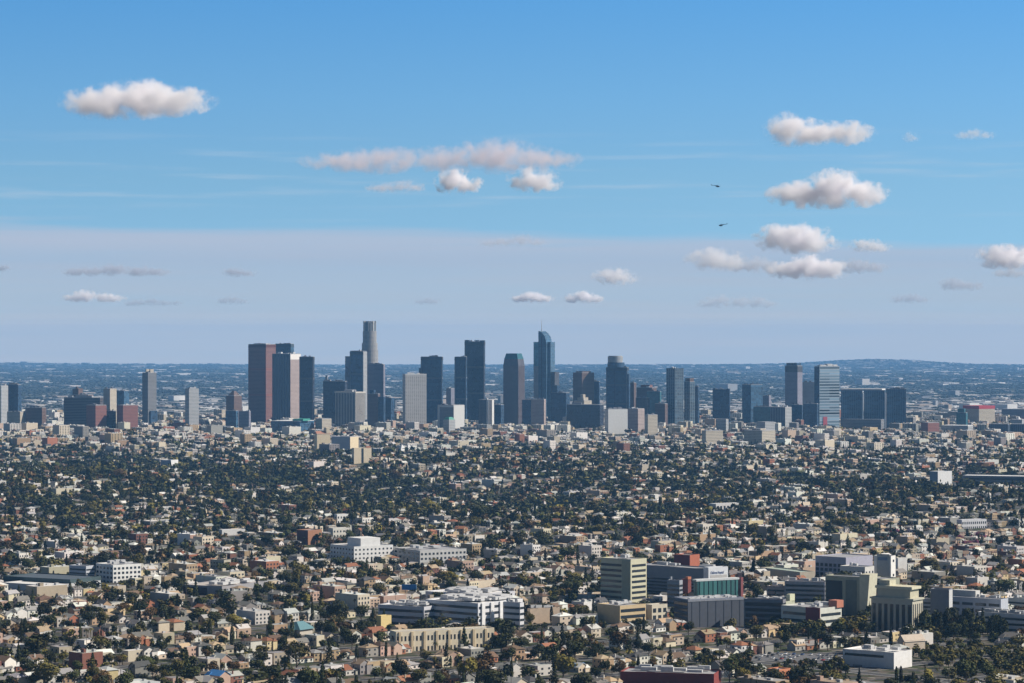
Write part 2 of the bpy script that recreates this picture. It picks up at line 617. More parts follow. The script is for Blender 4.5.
tower('blue_block', 'blue grey glass block left of the tall pale stepped tower', 'building', 116, 124, 128, 391, 8500, F_BLUE)
t = tower('stepped_condo_tower', 'slender pale tower with a dark left side and crown, standing alone at left', S, 141.5, 148, 155.5, 373, 8300, F_GREY, theta=42, anchor='the slender lone pale tower')
for fx in (-.4, .3):
    block(t, 'crown_block', fx, fx + .16, -.2, .2, t.H, t.H + 11, F_CREAM)
block(t, 'lower_wing', -.62, -.5, -.4, .5, 0, t.H * .72, F_NAVY)
block(t, 'lower_wing', .5, .68, -.3, .5, 0, t.H * .3, F_NAVY)
t = tower('slab_tower', 'pale slab tower with bright right side between the lone tower and the red tower', S, 184.5, 189, 198, 389, 7900, F_PALE, theta=50, anchor='the pale slab tower')
block(t, 'penthouse', -.3, .3, -.3, .3, t.H + 1, t.H + 4, M_ROOF)
t = tower('brown_tower', 'dark brown tower with a pointed crown left of the red granite tower', S, 225.5, 234, 241, 396, 8100, F_BROWN, theta=35)
MB().prism([(-.4 * t.a, -.4 * t.b), (.4 * t.a, -.4 * t.b), (.4 * t.a, .4 * t.b), (-.4 * t.a, .4 * t.b)], t.H + 1, t.H + 14, [(-.1 * t.a, -.1 * t.b), (.1 * t.a, -.1 * t.b), (.1 * t.a, .1 * t.b), (-.1 * t.a, .1 * t.b)]).build('crown', F_BROWN, t.root)
tower('low_glass_block', 'grey blue glass block with pale edge at the foot of the brown tower', 'office block', 225, 236, 238, 411, 7700, F_BLUE)
tower('low_glass_block', 'grey blue glass block just left of the red granite tower foot', 'office block', 238.5, 249, 250.5, 411.5, 7650, F_LILAC)

# the three big slabs
t = tower('granite_skyscraper', 'tall reddish brown granite skyscraper, leftmost giant of the skyline', S, 247.5, 266, 274.5, 344.5, 8500, F_RED, theta=28, group=G_DT, anchor='the red granite skyscraper')
block(t, 'penthouse', -.3, .3, -.3, .3, t.H + 1.2, t.H + 3.5, M_ROOF)
t = tower('blue_skyscraper', 'dark blue skyscraper top looking over the striped tower with the pink side', S, 274.5, 291, 293.5, 344, 8650, F_BLUE, group=G_DT)
t = tower('striped_skyscraper', 'dark vertical striped skyscraper with a sunlit pinkish right side', S, 271.5, 290, 298.8, 354, 8400, F_STRIPE, theta=24, group=G_DT, anchor='the striped skyscraper')
a, b, H = t.a, t.b, t.H
MB().box(a / 2 + .6, 0, 0, 1.2, b * .98, H - 17).build('sunlit_side_face', F_LPINK, t.root)  # paler pinkish face paints in the sunlight on the right side
MB().box(a / 2 + .8, 0, H - 16.5, 1.6, b, 16).build('side_cap', solid('white_cap_panel', (.75, .7, .66)), t.root)
for i in range(7):
    MB().box(-a / 2 + a * (i + .5) / 7, -b / 2 - .5, 0, 1.3, 1.0, H - 10).build('fin', solid('slate_fin', (.16, .17, .2)), t.root) if i == 0 else inst('fin', bpy.data.meshes['fin'], t.root, (a * i / 7, 0, 0))
t = tower('dark_slab_skyscraper', 'plain dark purplish slab right of the striped skyscraper', S, 299, 313, 314.3, 357, 8300, F_DARK, group=G_DT)
t = tower('dark_office_block', 'dark broad block with a rooftop antenna box between slab and striped round-cornered block', 'office block', 322.5, 345, 347, 381.5, 8300, F_DARK)
block(t, 'antenna_box', -.44, -.34, -.1, .1, t.H + 1, t.H + 17, M_ROOF)
block(t, 'antenna_base', -.5, -.2, -.2, .2, t.H + .5, t.H + 5, M_ROOF)
t = tower('finned_office_block', 'mid-rise with cream vertical fins before the dark broad block', 'office block', 334, 355.5, 364.5, 392.5, 7900, F_FINS, theta=32, anchor='the cream finned mid-rise')
block(t, 'cornice', -.51, .51, -.51, .51, t.H - 2, t.H + 1.6, solid('cream_cornice', (.55, .5, .43)))
block(t, 'penthouse', -.2, .2, -.2, .2, t.H + 1.6, t.H + 7, M_ROOF)

# blue stepped group and the tall round-crowned tower
t = tower('blue_stepped_skyscraper', 'blue stepped skyscraper with pale corner edge in front of the tallest tower', S, 349.5, 363, 366.5, 351.5, 8500, F_BLUE, theta=25, group=G_DT)
block(t, 'left_step', -.92, -.5, -.3, .4, 0, t.H - 14, F_BLUE)
MB().box(t.a / 2 + .5, 0, 0, 1, t.b * .98, t.H - .5).build('corner_edge', F_PALE, t.root)
block(t, 'penthouse', -.5, .1, -.3, .3, t.H + 1.2, t.H + 2.5, M_ROOF)


def round_tower():
    d = 8800.0
    cx, cy = px2x(369.2, d), d + 30
    zb = float(terrain(cx, cy)) - 5
    root = thing('crowned_skyscraper', 'tallest skyscraper at left, pale stepped shaft with a round glass crown', S, (cx, cy, zb), R(-20), G_DT)
    k = d / F
    z = lambda r: row2z(r, d) - zb
    fp = facade('pale_granite_shaft', (.43, .40, .37), (.07, .09, .12), 3.9, 2.6, .62, .62)
    MB().box(0, 0, 0, 14.5 * k, 14.5 * k, z(364)).build('lower_shaft', fp, root)
    MB().cyl(0, 0, 0, 8.6 * k, z(350), 24).build('podium_drum', fp, root)
    MB().cyl(0, 0, 0, 8.0 * k, z(343), 24).build('middle_shaft', fp, root)
    MB().cyl(0, 0, 0, 7.0 * k, z(331), 24).build('upper_shaft', fp, root)
    MB().cyl(0, 0, z(331), 6.1 * k, z(322.5) - z(331), 24).build('crown', facade('crown_glass', (.30, .30, .3), (.07, .1, .13), 30, 6, 1.1, .6), root)
    MB().cyl(0, 0, z(322.5), 5.2 * k, 4, 24).build('roof', M_ROOF, root)
    for i in range(8):
        an = i * math.pi / 4 + .2
        MB().box(6.0 * k * math.cos(an), 6.0 * k * math.sin(an), z(331), 3.2, 3.2, z(321) - z(331), an).build('crown_pier', solid('pale_pier', (.45, .44, .42)), root)
    LMK.append((361, 378, 321, d, 419)); FOOT.append((cx, cy, 28, 28, 0))
    ANCH.append(('the tallest crowned skyscraper', 369, 416))


round_tower()
t = tower('blue_block_tower', 'grey blue block tower hugging the right foot of the tallest skyscraper', S, 367, 383.5, 385, 364.5, 8600, F_LILAC, group=G_DT)
block(t, 'roof_block', -.4, .4, -.4, .4, t.H, t.H + 3, M_ROOF)
t = tower('stepped_brick_block', 'dark stepped brick blocks below the grey blue block tower', 'office block', 367, 378, 380, 394, 8200, F_BROWN)
block(t, 'step', .5, 1.0, -.4, .4, 0, t.H - 8, F_NAVY)
block(t, 'step', -.3, .1, -.4, .4, t.H, t.H + 11, F_NAVY)
t = tower('navy_block', 'navy block closing the gap left of the white grid tower', 'office block', 379, 391, 394, 398, 8300, F_NAVY)

# white grid tower and neighbours
t = tower('white_grid_tower', 'white square grid tower with a shaded left side in mid skyline', S, 402.3, 405.3, 426.3, 374.5, 8000, F_WHITE, theta=72, group=G_DT, anchor='the white grid tower')
block(t, 'cornice', -.505, .505, -.505, .505, t.H - 1.5, t.H + 1.4, solid('white_cornice', (.62, .6, .57)))
t = tower('navy_skyscraper', 'navy rectangular skyscraper directly behind the white grid tower', S, 420.5, 442, 443, 357, 8400, F_NAVY, group=G_DT)
block(t, 'left_notch', -.6, -.5, -.3, .3, 0, t.H - 32, F_NAVY)
t = tower('twin_navy_skyscraper', 'shorter navy slab leaning on the left of its taller dark twin', S, 454.5, 466, 467, 357, 8550, F_NAVY, group=G_DT)
t = tower('twin_navy_skyscraper', 'tall near-black skyscraper with white specks of rooftop gear', S, 464.5, 484, 485.2, 342, 8600, F_DARK, group=G_DT, anchor='the tall near-black skyscraper')
block(t, 'roof_screen', -.5, -.3, -.5, .5, t.H, t.H + 6, F_DARK)
block(t, 'roof_screen', .3, .5, -.5, .5, t.H, t.H + 5, F_DARK)
for i, fx in enumerate((-.2, 0., .18)):
    block(t, 'dish', fx, fx + .08, -.4, -.3, t.H + 1.2, t.H + 6, M_WROOF)
t = tower('low_white_hotel', 'low white framed box with a dark front between white grid and near-black towers', 'building', 437.5, 453.5, 464, 405.5, 7700, F_GREY, theta=33, anchor='the low white framed box')
MB().box(t.a / 2 + .4, 0, 0, .8, t.b, t.H).build('side_wall', M_OBJ, t.root, PALE)
MB().box(0, -t.b / 2 - .4, t.H - 5, t.a, .8, 5).build('fascia', M_OBJ, t.root, PALE)
MB().box(-t.a / 2 + 3, -t.b / 2 - .4, 0, 6, .8, t.H - 5).build('pier', M_OBJ, t.root, PALE)
t = tower('thin_apartment_tower', 'thin grey blue tower seen just left of the shorter navy slab', 'tower', 446, 451, 455, 388.5, 8900, F_LILAC, theta=40)
t = tower('striped_low_tower', 'low tower with two white vertical strips right of the near-black skyscraper', 'tower', 478.5, 489, 494, 400, 7900, F_SLATE, theta=35)
MB().box(t.a / 2 - 4, -t.b / 2 - .4, 0, 7, .8, t.H).build('white_strip', M_OBJ, t.root, WHITE)
MB().box(t.a / 2 + .4, t.b * .25, 0, .8, 9, t.H).build('white_strip', M_OBJ, t.root, WHITE)
t = tower('low_navy_block', 'navy low block at the foot of the striped low tower', 'office block', 488, 501, 504, 405, 7950, F_NAVY)


def tapered_tower():
    d = 8300.0
    th = R(36)
    k = d / F
    a, b = 15.0 * k / math.cos(th), 6.5 * k / math.sin(th)
    c, s = math.cos(th), math.sin(th)
    cx, cy = px2x(518.2, d) - c * a / 2 + s * b / 2, d + s * a / 2 + c * b / 2
    zb = float(terrain(cx, cy)) - 5
    root = thing('tapered_skyscraper', 'dark tower with chamfered tapering top and a brownish sunlit right edge', S, (cx, cy, zb), -th, G_DT)
    z = lambda r: row2z(r, d) - zb
    q = [(-a / 2, -b / 2), (a / 2, -b / 2), (a / 2, b / 2), (-a / 2, b / 2)]
    q2 = [(x * .9, y * .9) for x, y in q]
    q3 = [(x * .72, y * .72) for x, y in q]
    f1 = facade('tapered_wall', (.20, .15, .14), (.03, .035, .05), 3.9, 3.2, 1.1, .6)
    MB().prism(q, 0, z(366), None, cap=False).build('shaft', f1, root)
    MB().prism(q, z(366), z(359), q2).build('shoulder', f1, root)
    MB().prism(q2, z(359), z(353.5), q3).build('crown', F_TEAL, root)
    LMK.append((504, 524, 353, d, 419)); FOOT.append((cx, cy, a / 2, b / 2, -th))
    ANCH.append(('the tapering dark tower', 514, 417))


tapered_tower()


def sail_tower():
    d = 8700.0
    k = d / F
    th = R(20)
    cx, cy = px2x(545, d), d + 25
    zb = float(terrain(cx, cy)) - 5
    root = thing('sail_skyscraper', 'tall glass skyscraper with a curved sail top and thin spire', S, (cx, cy, zb), -th, G_DT)
    z = lambda r: row2z(r, d) - zb
    fb = facade('sail_glass', (.10, .16, .22), (.04, .10, .17), 4.2, 3, .75, .85)
    ft = facade('teal_strip_glass', (.16, .34, .40), (.09, .26, .33), 4.2, 3, .75, .85)
    prof = [(-3.9, 0), (4.6, 0)] + [(4.6, 343.5), (4.0, 340), (2.9, 336.5), (1.2, 334), (-.8, 332.3), (-2.6, 331.2), (-3.9, 331.2)]
    prof = [(x * k, 0 if r == 0 else z(r)) for x, r in prof]
    MB().extr_xz(prof, -26, 26).build('sail_shaft', fb, root)
    MB().box(-6.7 * k, -2, z(366), 5.6 * k, 40, z(342) - z(366)).build('left_wing', ft, root)
    MB().box(-6.7 * k, -2, 0, 5.55 * k, 39.8, z(366)).build('left_wing_base', F_PALE, root)
    MB().box(6.2 * k, 4, 0, 3.4 * k, 40, z(342)).build('right_wing', fb, root)
    MB().box(10.0 * k, 6, 0, 4.2 * k, 40, z(372)).build('annex', F_SLATE, root)
    MB().box(-.4 * k, -26.4, 0, 3, 1.4, z(336)).build('corner_fin', F_DARK, root)
    MB().cyl(-3.4 * k, 0, z(331.3), 1.6, z(320) - z(331.3), 8, .5).build('spire', solid('spire_metal', (.7, .7, .7)), root)
    LMK.append((534, 558, 331, d, 419)); FOOT.append((cx, cy, 45, 40, 0))
    ANCH.append(('the sail-topped skyscraper', 545, 416))


sail_tower()
tower('pink_stone_block', 'pinkish stone low block before the foot of the sail-topped skyscraper', 'office block', 531, 544, 546, 399.5, 7900, F_LPINK, theta=15)
tower('navy_block', 'navy low block left of the pinkish stone block', 'office block', 522, 531.5, 533, 400, 8200, F_NAVY)
t = tower('navy_terraced_block', 'dark terraced block right of the sail-topped skyscraper foot', 'office block', 551, 566, 570, 393, 8350, F_NAVY)
block(t, 'terrace', -.45, -.1, -.4, .4, t.H, t.H + 22, F_NAVY)
t = tower('brown_skyscraper', 'brown square tower right of the sail-topped skyscraper', S, 573.2, 582, 594.5, 373, 8400, F_BROWN, theta=55, group=G_DT, anchor='the brown square tower')
block(t, 'penthouse', -.35, .35, -.35, .35, t.H + 1.2, t.H + 5, F_BROWN)
tower('navy_block', 'slim navy block on the right shoulder of the brown square tower', 'office block', 592, 599, 600.2, 381.5, 8600, F_NAVY)
t = tower('dark_podium_block', 'wide near-black podium block before the brown square tower', 'office block', 567, 600, 604, 405, 7900, F_DARK, theta=25)
t = tower('cream_setback_block', 'cream pyramid-stepped block in front of the brown square tower', 'building', 574, 584, 592, 401, 8150, F_CREAM, theta=40)
block(t, 'setback', -.3, .3, -.3, .3, t.H, t.H + 10, F_CREAM)
block(t, 'setback', -.15, .15, -.15, .15, t.H + 10, t.H + 18, F_CREAM)


def drum_tower():
    d = 8400.0
    t = tower('drum_crowned_skyscraper', 'navy tower topped by a pale round drum crown', S, 606.3, 627, 629.0, 367.5, d, F_NAVY, group=G_DT, theta=18, anchor='the drum-crowned navy tower')
    k = d / F
    z = lambda r: row2z(r, d) - t.zb
    MB().cyl(-1.5 * k, 0, t.H, 8.6 * k, z(362.5) - t.H, 28).build('setback_drum', F_NAVY, t.root)
    MB().cyl(-2.2 * k, 0, z(362.5), 7.6 * k, z(356.5) - z(362.5), 28).build('crown_drum', F_PALE, t.root)
    MB().cyl(-2.2 * k, 0, z(356.5), 6.8 * k, 2, 28).build('roof', M_ROOF, t.root)
    block(t, 'right_step', .5, .58, -.4, .4, 0, z(374) , F_NAVY)
    MB().box(-t.a * .08, -t.b / 2 - .5, 0, 2.5, 1, t.H - 3).build('corner_fin', F_DARK, t.root)


drum_tower()
tower('brown_slim_block', 'slim brown block right of the drum-crowned navy tower', 'office block', 629, 634, 636.5, 383, 8700, F_BROWN, theta=35)
t = tower('brown_roofed_block', 'block with a reddish brown top between drum-crowned and chequered towers', 'office block', 637, 652, 657, 388, 8500, F_BROWN, theta=30)
block(t, 'roof_block', -.3, .3, -.3, .3, t.H, t.H + 9, F_RED)
tower('teal_block', 'dark teal glass block before the block with the reddish top', 'office block', 647, 660, 661.5, 391.5, 8250, F_TEAL)
tower('slate_block', 'slate grey low block at the foot of the dark teal glass block', 'office block', 636, 647, 650, 398, 8100, F_SLATE, theta=30)
tower('brown_low_block', 'brown low block left of the chequered glass towers', 'office block', 655, 665, 668, 404, 8000, F_BROWN, theta=30)
t = tower('chequered_glass_tower', 'tallest of the chequered blue glass apartment towers', S, 666.8, 675, 684.2, 369, 8100, F_CHECK, theta=48, group=G_DT, anchor='the chequered glass towers')
block(t, 'roof_frame', -.5, .5, -.5, .5, t.H, t.H + 2.2, F_NAVY)
t = tower('chequered_glass_tower', 'middle chequered glass apartment tower with a brown roof box', S, 684.5, 690, 695.3, 382, 8150, F_CHECK, theta=48, group=G_DT)
block(t, 'roof_box', -.4, .4, -.4, .4, t.H, t.H + 11, F_BROWN)
tower('chequered_glass_tower', 'shortest dark tower on the right of the chequered glass trio', S, 694, 698, 699.6, 387, 8250, F_NAVY, theta=40, group=G_DT)
t = tower('dark_blue_slab', 'dark blue slab standing alone right of the chequered glass towers', S, 713, 729.5, 730.4, 389.5, 8000, F_NAVY, group=G_DT, anchor='the lone dark blue slab')
block(t, 'corner', -.5, -.35, -.5, .5, t.H, t.H + 2.5, F_NAVY)
block(t, 'corner', .35, .5, -.5, .5, t.H, t.H + 2.5, F_NAVY)
tower('white_base_block', 'pale low block at the foot of the lone dark blue slab', 'building', 716, 726, 729, 419.5, 7500, F_PALE, theta=25)
t = tower('two_tone_tower', 'blue two-tone tower with rooftop posts between lone slab and tall lilac tower', S, 743, 751, 763.5, 385, 8300, F_BLUE, theta=55, group=G_DT)
for fx in (-.45, -.1, .3):
    block(t, 'roof_post', fx, fx + .12, -.4, .4, t.H, t.H + 4, F_NAVY)
tower('slate_wing', 'grey blue wing stepping down right of the blue two-tone tower', 'office block', 762, 769, 771.5, 396, 8400, F_LILAC, theta=30)
tower('teal_long_block', 'long dark teal block in front of the blue two-tone tower', 'office block', 754, 771, 773, 407, 7900, F_TEAL, theta=25)
t = tower('lilac_tower', 'tall lilac grey tower with a dark crown at the right of the skyline', S, 785.8, 797.5, 803.2, 366, 8500, F_LILAC, theta=35, group=G_DT, anchor='the tall lilac grey tower')
block(t, 'crown', -.42, .42, -.42, .42, t.H, t.H + 9, F_NAVY)
block(t, 'dark_top_band', -.505, .505, -.505, .505, t.H - 18, t.H - .5, F_SLATE)
tower('pale_slab', 'pale lilac slab tucked between the lilac tower and the banded glass tower', S, 803, 815, 817, 382.5, 8600, F_PALE, theta=20)
t = tower('banded_glass_tower', 'pale blue banded glass hotel tower with white rooftop fins', S, 815.5, 819.5, 840.5, 366.5, 7950, F_AQUA, theta=68, group=G_DT, anchor='the pale banded glass tower')
MB().box(0, -t.b / 2 - .4, 0, t.a * .98, .8, t.H - 1).build('dark_side', F_NAVY, t.root)
for i, (f0, f1, h) in enumerate(((-.4, -.1, 4), (-.05, .2, 7), (.25, .45, 5))):
    block(t, 'rooftop_fin', -.3, .3, f0, f1, t.H, t.H + h, M_WROOF)
MB().box(t.a / 2 + .6, -.22 * t.b, 4, .8, .2 * t.b, 36).build('red_banner', solid('red_banner_cloth', (.5, .10, .12)), t.root)
t = tower('blue_glass_cube', 'deep blue glass block between striped grey block and the banded glass tower', 'office block', 803.5, 817, 819, 404, 7850, F_NAVY, theta=25)
t = tower('striped_grey_block', 'grey block with pale vertical stripes at the foot of the lilac tower', 'office block', 771, 785, 792.5, 407.5, 7800, F_STRIPE, theta=35)
MB().box(t.a / 2 + .4, 0, 0, .8, t.b, t.H).build('side_wall', F_PALE, t.root)
tower('navy_bridge_block', 'navy link block between the striped grey and deep blue glass blocks', 'office block', 792, 802, 804, 405, 8050, F_NAVY, theta=20)
for i, (l, r_) in enumerate(((841.3, 863), (864.3, 885.4), (886.5, 906.8))):
    lab = ('left', 'middle', 'right')[i]
    nb = ('beside the pale banded glass tower', 'flanked by its two siblings', 'nearest the red roofed building')[i]
    t = tower('dark_apartment_slab', 'dark blue apartment slab ' + nb + ', ' + lab + ' of three', S, l, r_ - .8, r_, 390 - (i == 2) * .8, 8000, F_STRIPE, theta=10, group='three dark apartment slabs')
    MB().box(0, -t.b / 2 - .4, 0, t.a * .97, .8, t.H - 1).build('glass_front', F_SLABS, t.root)
    if i < 2:
        MB().box(t.a / 2 + 2.0, -t.b / 2 - 1, 0, 4, 12, t.H - 8).build('pale_stair_shaft', M_OBJ, t.root, (.62, .63, .65))
    block(t, 'roof_screen', -.3, .2, -.3, .3, t.H, t.H + 3, F_NAVY)
ANCH.append(('the dark apartment slabs', 875, 420))
t = tower('arena_hall', 'long white roofed hall in front of the three dark apartment slabs', 'hall', 843, 881, 886.5, 419.5, 7600, F_GREY, roofm=M_WROOF, theta=18)
t.roof.scale = (1.06, 1.06, 3)
tower('brick_block', 'brick block with a dark left side near the right end of the skyline', 'office block', 922, 928, 941, 423, 7300, F_BRICK, theta=50, anchor='the brick block at right')
tower('cream_block', 'small cream block in front of the brick block at right', 'building', 929, 932, 940, 432.5, 7100, F_CREAM, theta=60)
t = tower('teal_glass_block', 'teal glass block left of the red roofed hospital', 'office block', 957, 966, 968.5, 413, 7900, F_TEAL, theta=25)
block(t, 'upper_storeys', -.4, .3, -.4, .4, t.H, t.H + 12, F_TEAL)
t = tower('red_roofed_hospital', 'wide cream building with a bright red roof at the right of the skyline', 'hospital', 966, 979, 997, 409, 8300, F_CREAM, theta=55, anchor='the red roofed building')
MB().box(0, 0, t.H, t.a * 1.01, t.b * 1.01, 9).build('red_roof', solid('red_roofing', (.42, .05, .07), .8), t.root)
t = tower('white_roof_garage', 'long low white roofed building below the teal glass block', 'building', 943, 968, 976, 426, 7400, F_PALE, roofm=M_WROOF, theta=25)
t = tower('dark_striped_office', 'dark office with white window stripes at the right edge of the skyline', 'office block', 990, 1008, 1011, 424.5, 7300, F_STRIPE, theta=20)
t = tower('dark_striped_office', 'lower dark office with arches at the very right edge of the skyline', 'office block', 1011.5, 1026, 1030, 424.5, 7350, F_STRIPE, theta=20)
t = tower('domed_block', 'pale block with a small dome beyond the dark striped office', 'building', 1012, 1022, 1028, 420, 8000, F_PALE, theta=25)
MB().cyl(0, 0, t.H + 1, t.a * .22, 8, 12, t.a * .08).build('dome', M_WROOF, t.root)
tower('long_grey_office', 'long pale grey block beyond the red roofed building at the right edge', 'office block', 1003, 1026, 1030, 409.5, 8700, F_LILAC, theta=20)
# mid skyline fronts
t = tower('stadium_terrace', 'long flat terrace building with a green awning below the striped skyscraper', 'hall', 270, 300, 312, 421.5, 7300, F_BLUE, roofm=M_WROOF, theta=20)
MB().box(t.a * .4, -t.b * .2, t.H + 1.2, t.a * .36, t.b * .5, 5).build('green_awning', solid('green_copper', (.05, .28, .22)), t.root)
tower('cream_block', 'cream block beside the terrace with the green awning', 'building', 315, 322, 331, 419, 7350, F_CREAM, theta=45)
t = tower('green_copper_hall', 'small hall with a green copper roof below the low white framed box', 'hall', 443, 449, 455, 420, 7250, F_PALE, theta=40)
MB().prism([(-t.a / 2, -t.b / 2), (t.a / 2, -t.b / 2), (t.a / 2, t.b / 2), (-t.a / 2, t.b / 2)], t.H, t.H + 7, [(-t.a / 4, -t.b / 4), (t.a / 4, -t.b / 4), (t.a / 4, t.b / 4), (-t.a / 4, t.b / 4)]).build('green_roof', solid('green_roofing', (.06, .27, .2)), t.root)
t = tower('white_flat_block', 'bright white box below the drum-crowned navy tower', 'building', 605, 608, 628, 409.5, 7500, F_WHITE, theta=70, anchor='the bright white box')
MB().box(t.a / 2 + .3, 0, 0, .6, t.b * .98, t.H).build('white_wall', M_OBJ, t.root, (.8, .78, .74))
tower('pink_block', 'pinkish block to the right of the bright white box', 'building', 628, 638, 645, 409, 7600, F_LPINK, theta=35)
tower('tan_block', 'tan wide low block right of the pinkish block', 'building', 645, 648, 658, 415, 7450, F_CREAM, theta=55)
t = tower('tan_office', 'large cream office with a flat top at the right, below the lone dark blue slab', 'office block', 702, 706, 724, 431, 6900, F_CREAM, theta=55, anchor='the large cream office')
t = tower('cream_apartments', 'cream apartment block with rooftop hut below the striped grey block', 'apartment block', 745, 762, 777, 431, 6700, F_CREAM, theta=40, anchor='the hut-topped cream flats')
block(t, 'rooftop_hut', -.3, .2, -.2, .2, t.H + 1, t.H + 5, F_CREAM)
tower('cream_tall_flats', 'taller cream flats just behind the block with a rooftop hut', 'apartment block', 757, 765, 776, 422.5, 7200, F_PALE, theta=45)

# ------------------------------------------------------------------ hospital quarter and other large nearby buildings
def stripe_rows(t, n, z0, z1, frac=.5, front=True, right=True, col=None, gap=None, name='window_band', m=None, inset=.03):
    """dark ribbon windows, one band per floor on each visible side"""
    fh = (z1 - z0) / n
    for i in range(n):
        z = z0 + fh * (i + .5 * (1 - frac))
        if front:
            MB().box(0, -t.b / 2 - .05, z, t.a * (1 - 2 * inset), .14, fh * frac).build(name, m or M_GLASS, t.root, col)
        if right:
            MB().box(t.a / 2 + .05, 0, z, .14, t.b * (1 - 2 * inset), fh * frac).build(name, m or M_GLASS, t.root, col)


def window_grid(t, n, z0, z1, nf, nr, ww=.5, wh=.5, m=None):
    """separate windows, sharing one mesh per side"""
    fh = (z1 - z0) / n
    if nf:
        p = t.a / nf
        me = MB().box(0, 0, 0, p * ww, .16, fh * wh).mesh('window', m or M_GLASS)
        for i in range(n):
            for k in range(nf):
                inst('window', me, t.root, (-t.a / 2 + p * (k + .5), -t.b / 2 - .05, z0 + fh * (i + .5 - wh / 2)))
    if nr:
        p = t.b / nr
        me = MB().box(0, 0, 0, .16, p * ww, fh * wh).mesh('window', m or M_GLASS)
        for i in range(n):
            for k in range(nr):
                inst('window', me, t.root, (t.a / 2 + .05, -t.b / 2 + p * (k + .5), z0 + fh * (i + .5 - wh / 2)))


def near(name, label, cat, pl, pc, pr, top, base, color, theta=42, roofm=None, anchor=None, d=None, n_units=0, seed=0, dep=None, group=None, body='wall', zcut=3.0):
    d = d or row2d(base, pc)
    t = tower(name, label, cat, pl, pc, pr, top, d, M_OBJ, roofm or M_ROOF, theta, dep=dep, anchor=None, parapet=0.01, sink=zcut, body=body, group=group)
    t.body.color = tuple(color) + (1,)
    a, b, H = t.a, t.b, t.H
    ring = MB()
    for cx, cy, sx, sy in ((0, -b / 2 + .2, a, .4), (0, b / 2 - .2, a, .4), (-a / 2 + .2, 0, .4, b - .8), (a / 2 - .2, 0, .4, b - .8)):
        ring.box(cx, cy, H + .003, sx, sy, .9)
    ring.build('parapet', M_OBJ, t.root, color)
    if anchor:
        ANCH.append((anchor, (pl + pr) / 2, base))
    if n_units:
        units(t, n_units, seed)
    return t


OLIVE = (.35, .34, .25)
# beige slab of the hospital
t = near('hospital_tower', 'beige seven storey hospital tower with bright banded right side and shaded front', 'hospital', 601.5, 631, 647.5, 560.5, 604.5, (.56, .53, .38), 42, anchor='the beige hospital tower', n_units=5, seed=3)
stripe_rows(t, 7, 6, t.H - 2.5, .46, front=False, inset=.06)
fh = (t.H - 8.5) / 7
for i in range(7):
    MB().box(-t.a * .15, -t.b / 2 - .06, 6 + fh * (i + .27), t.a * .68, .16, fh * .46).build('window_band', M_GLASS, t.root)
block(t, 'corner_pier', .22, .5, -.53, -.5, 0, t.H, M_OBJ, (.36, .36, .27))
block(t, 'left_shaft', -.58, -.5, -.3, .5, 0, t.H - 3, M_OBJ, (.12, .12, .12))
# long grey wing with cut-out and white sign wall
t = near('hospital_wing', 'long grey hospital wing right of the beige tower with dark ribbon windows', 'hospital', 641, 713, 728, 570.5, 606, (.24, .25, .28), 42, n_units=7, seed=5, d=row2d(604, 715) + 85)
stripe_rows(t, 5, 3, t.H * .66, .5, right=False)
ANCH.append(('the long grey hospital wing', 690, 600))
wz = t.H
t2 = near('sign_building', 'white sign wall building on top of the green glass hall with two dark words', 'building', 704, 708.5, 729, 568.5, 584, (.74, .75, .77), 58, d=row2d(604, 715) + 70, zcut=0)
tx = bpy.data.curves.new('sign_lettering', 'FONT')
tx.body = 'Childrens Hospital'
tx.size = 2.7
tx.extrude = .05
tx.align_x = 'CENTER'
tx.materials.append(solid('sign_blue', (.04, .08, .22)))
tmp = bpy.data.objects.new('sign_lettering', tx)
C.objects.link(tmp)
bpy.context.view_layer.update()
tme = bpy.data.meshes.new_from_object(tmp.evaluated_get(bpy.context.evaluated_depsgraph_get()))
bpy.data.objects.remove(tmp)
txo = bpy.data.objects.new('sign_lettering', tme)
C.objects.link(txo)
txo.parent = t2.root
txo.location = (t2.a / 2 + .15, -t2.b * .06, t2.H - 5)
txo.rotation_euler = (R(90), 0, R(90))
txo.scale = (t2.b / 30, 1.25, 1)
block(t2, 'stone_panel', .5, .52, -.4, .44, 8, t2.H - 6, M_OBJ, (.5, .48, .46))
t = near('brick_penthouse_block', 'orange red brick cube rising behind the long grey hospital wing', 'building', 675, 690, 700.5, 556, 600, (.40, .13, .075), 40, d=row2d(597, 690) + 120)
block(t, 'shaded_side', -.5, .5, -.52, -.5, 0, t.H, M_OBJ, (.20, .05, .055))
t = near('grey_annex', 'grey annex with ribbon windows before the long hospital wing', 'building', 667.5, 679.5, 683, 581.5, 607, (.30, .31, .34), 30, n_units=2, seed=7)
stripe_rows(t, 5, 4, t.H - 2, .5)
t = near('brick_stair_block', 'dark brick stair block with an orange top corner left of the green glass hall', 'building', 681.5, 688, 691.5, 580.5, 606, (.20, .06, .05), 40, d=row2d(604, 715) + 40)
block(t, 'bright_corner', .1, .5, -.5, .5, t.H, t.H + 3, M_OBJ, (.45, .16, .08))
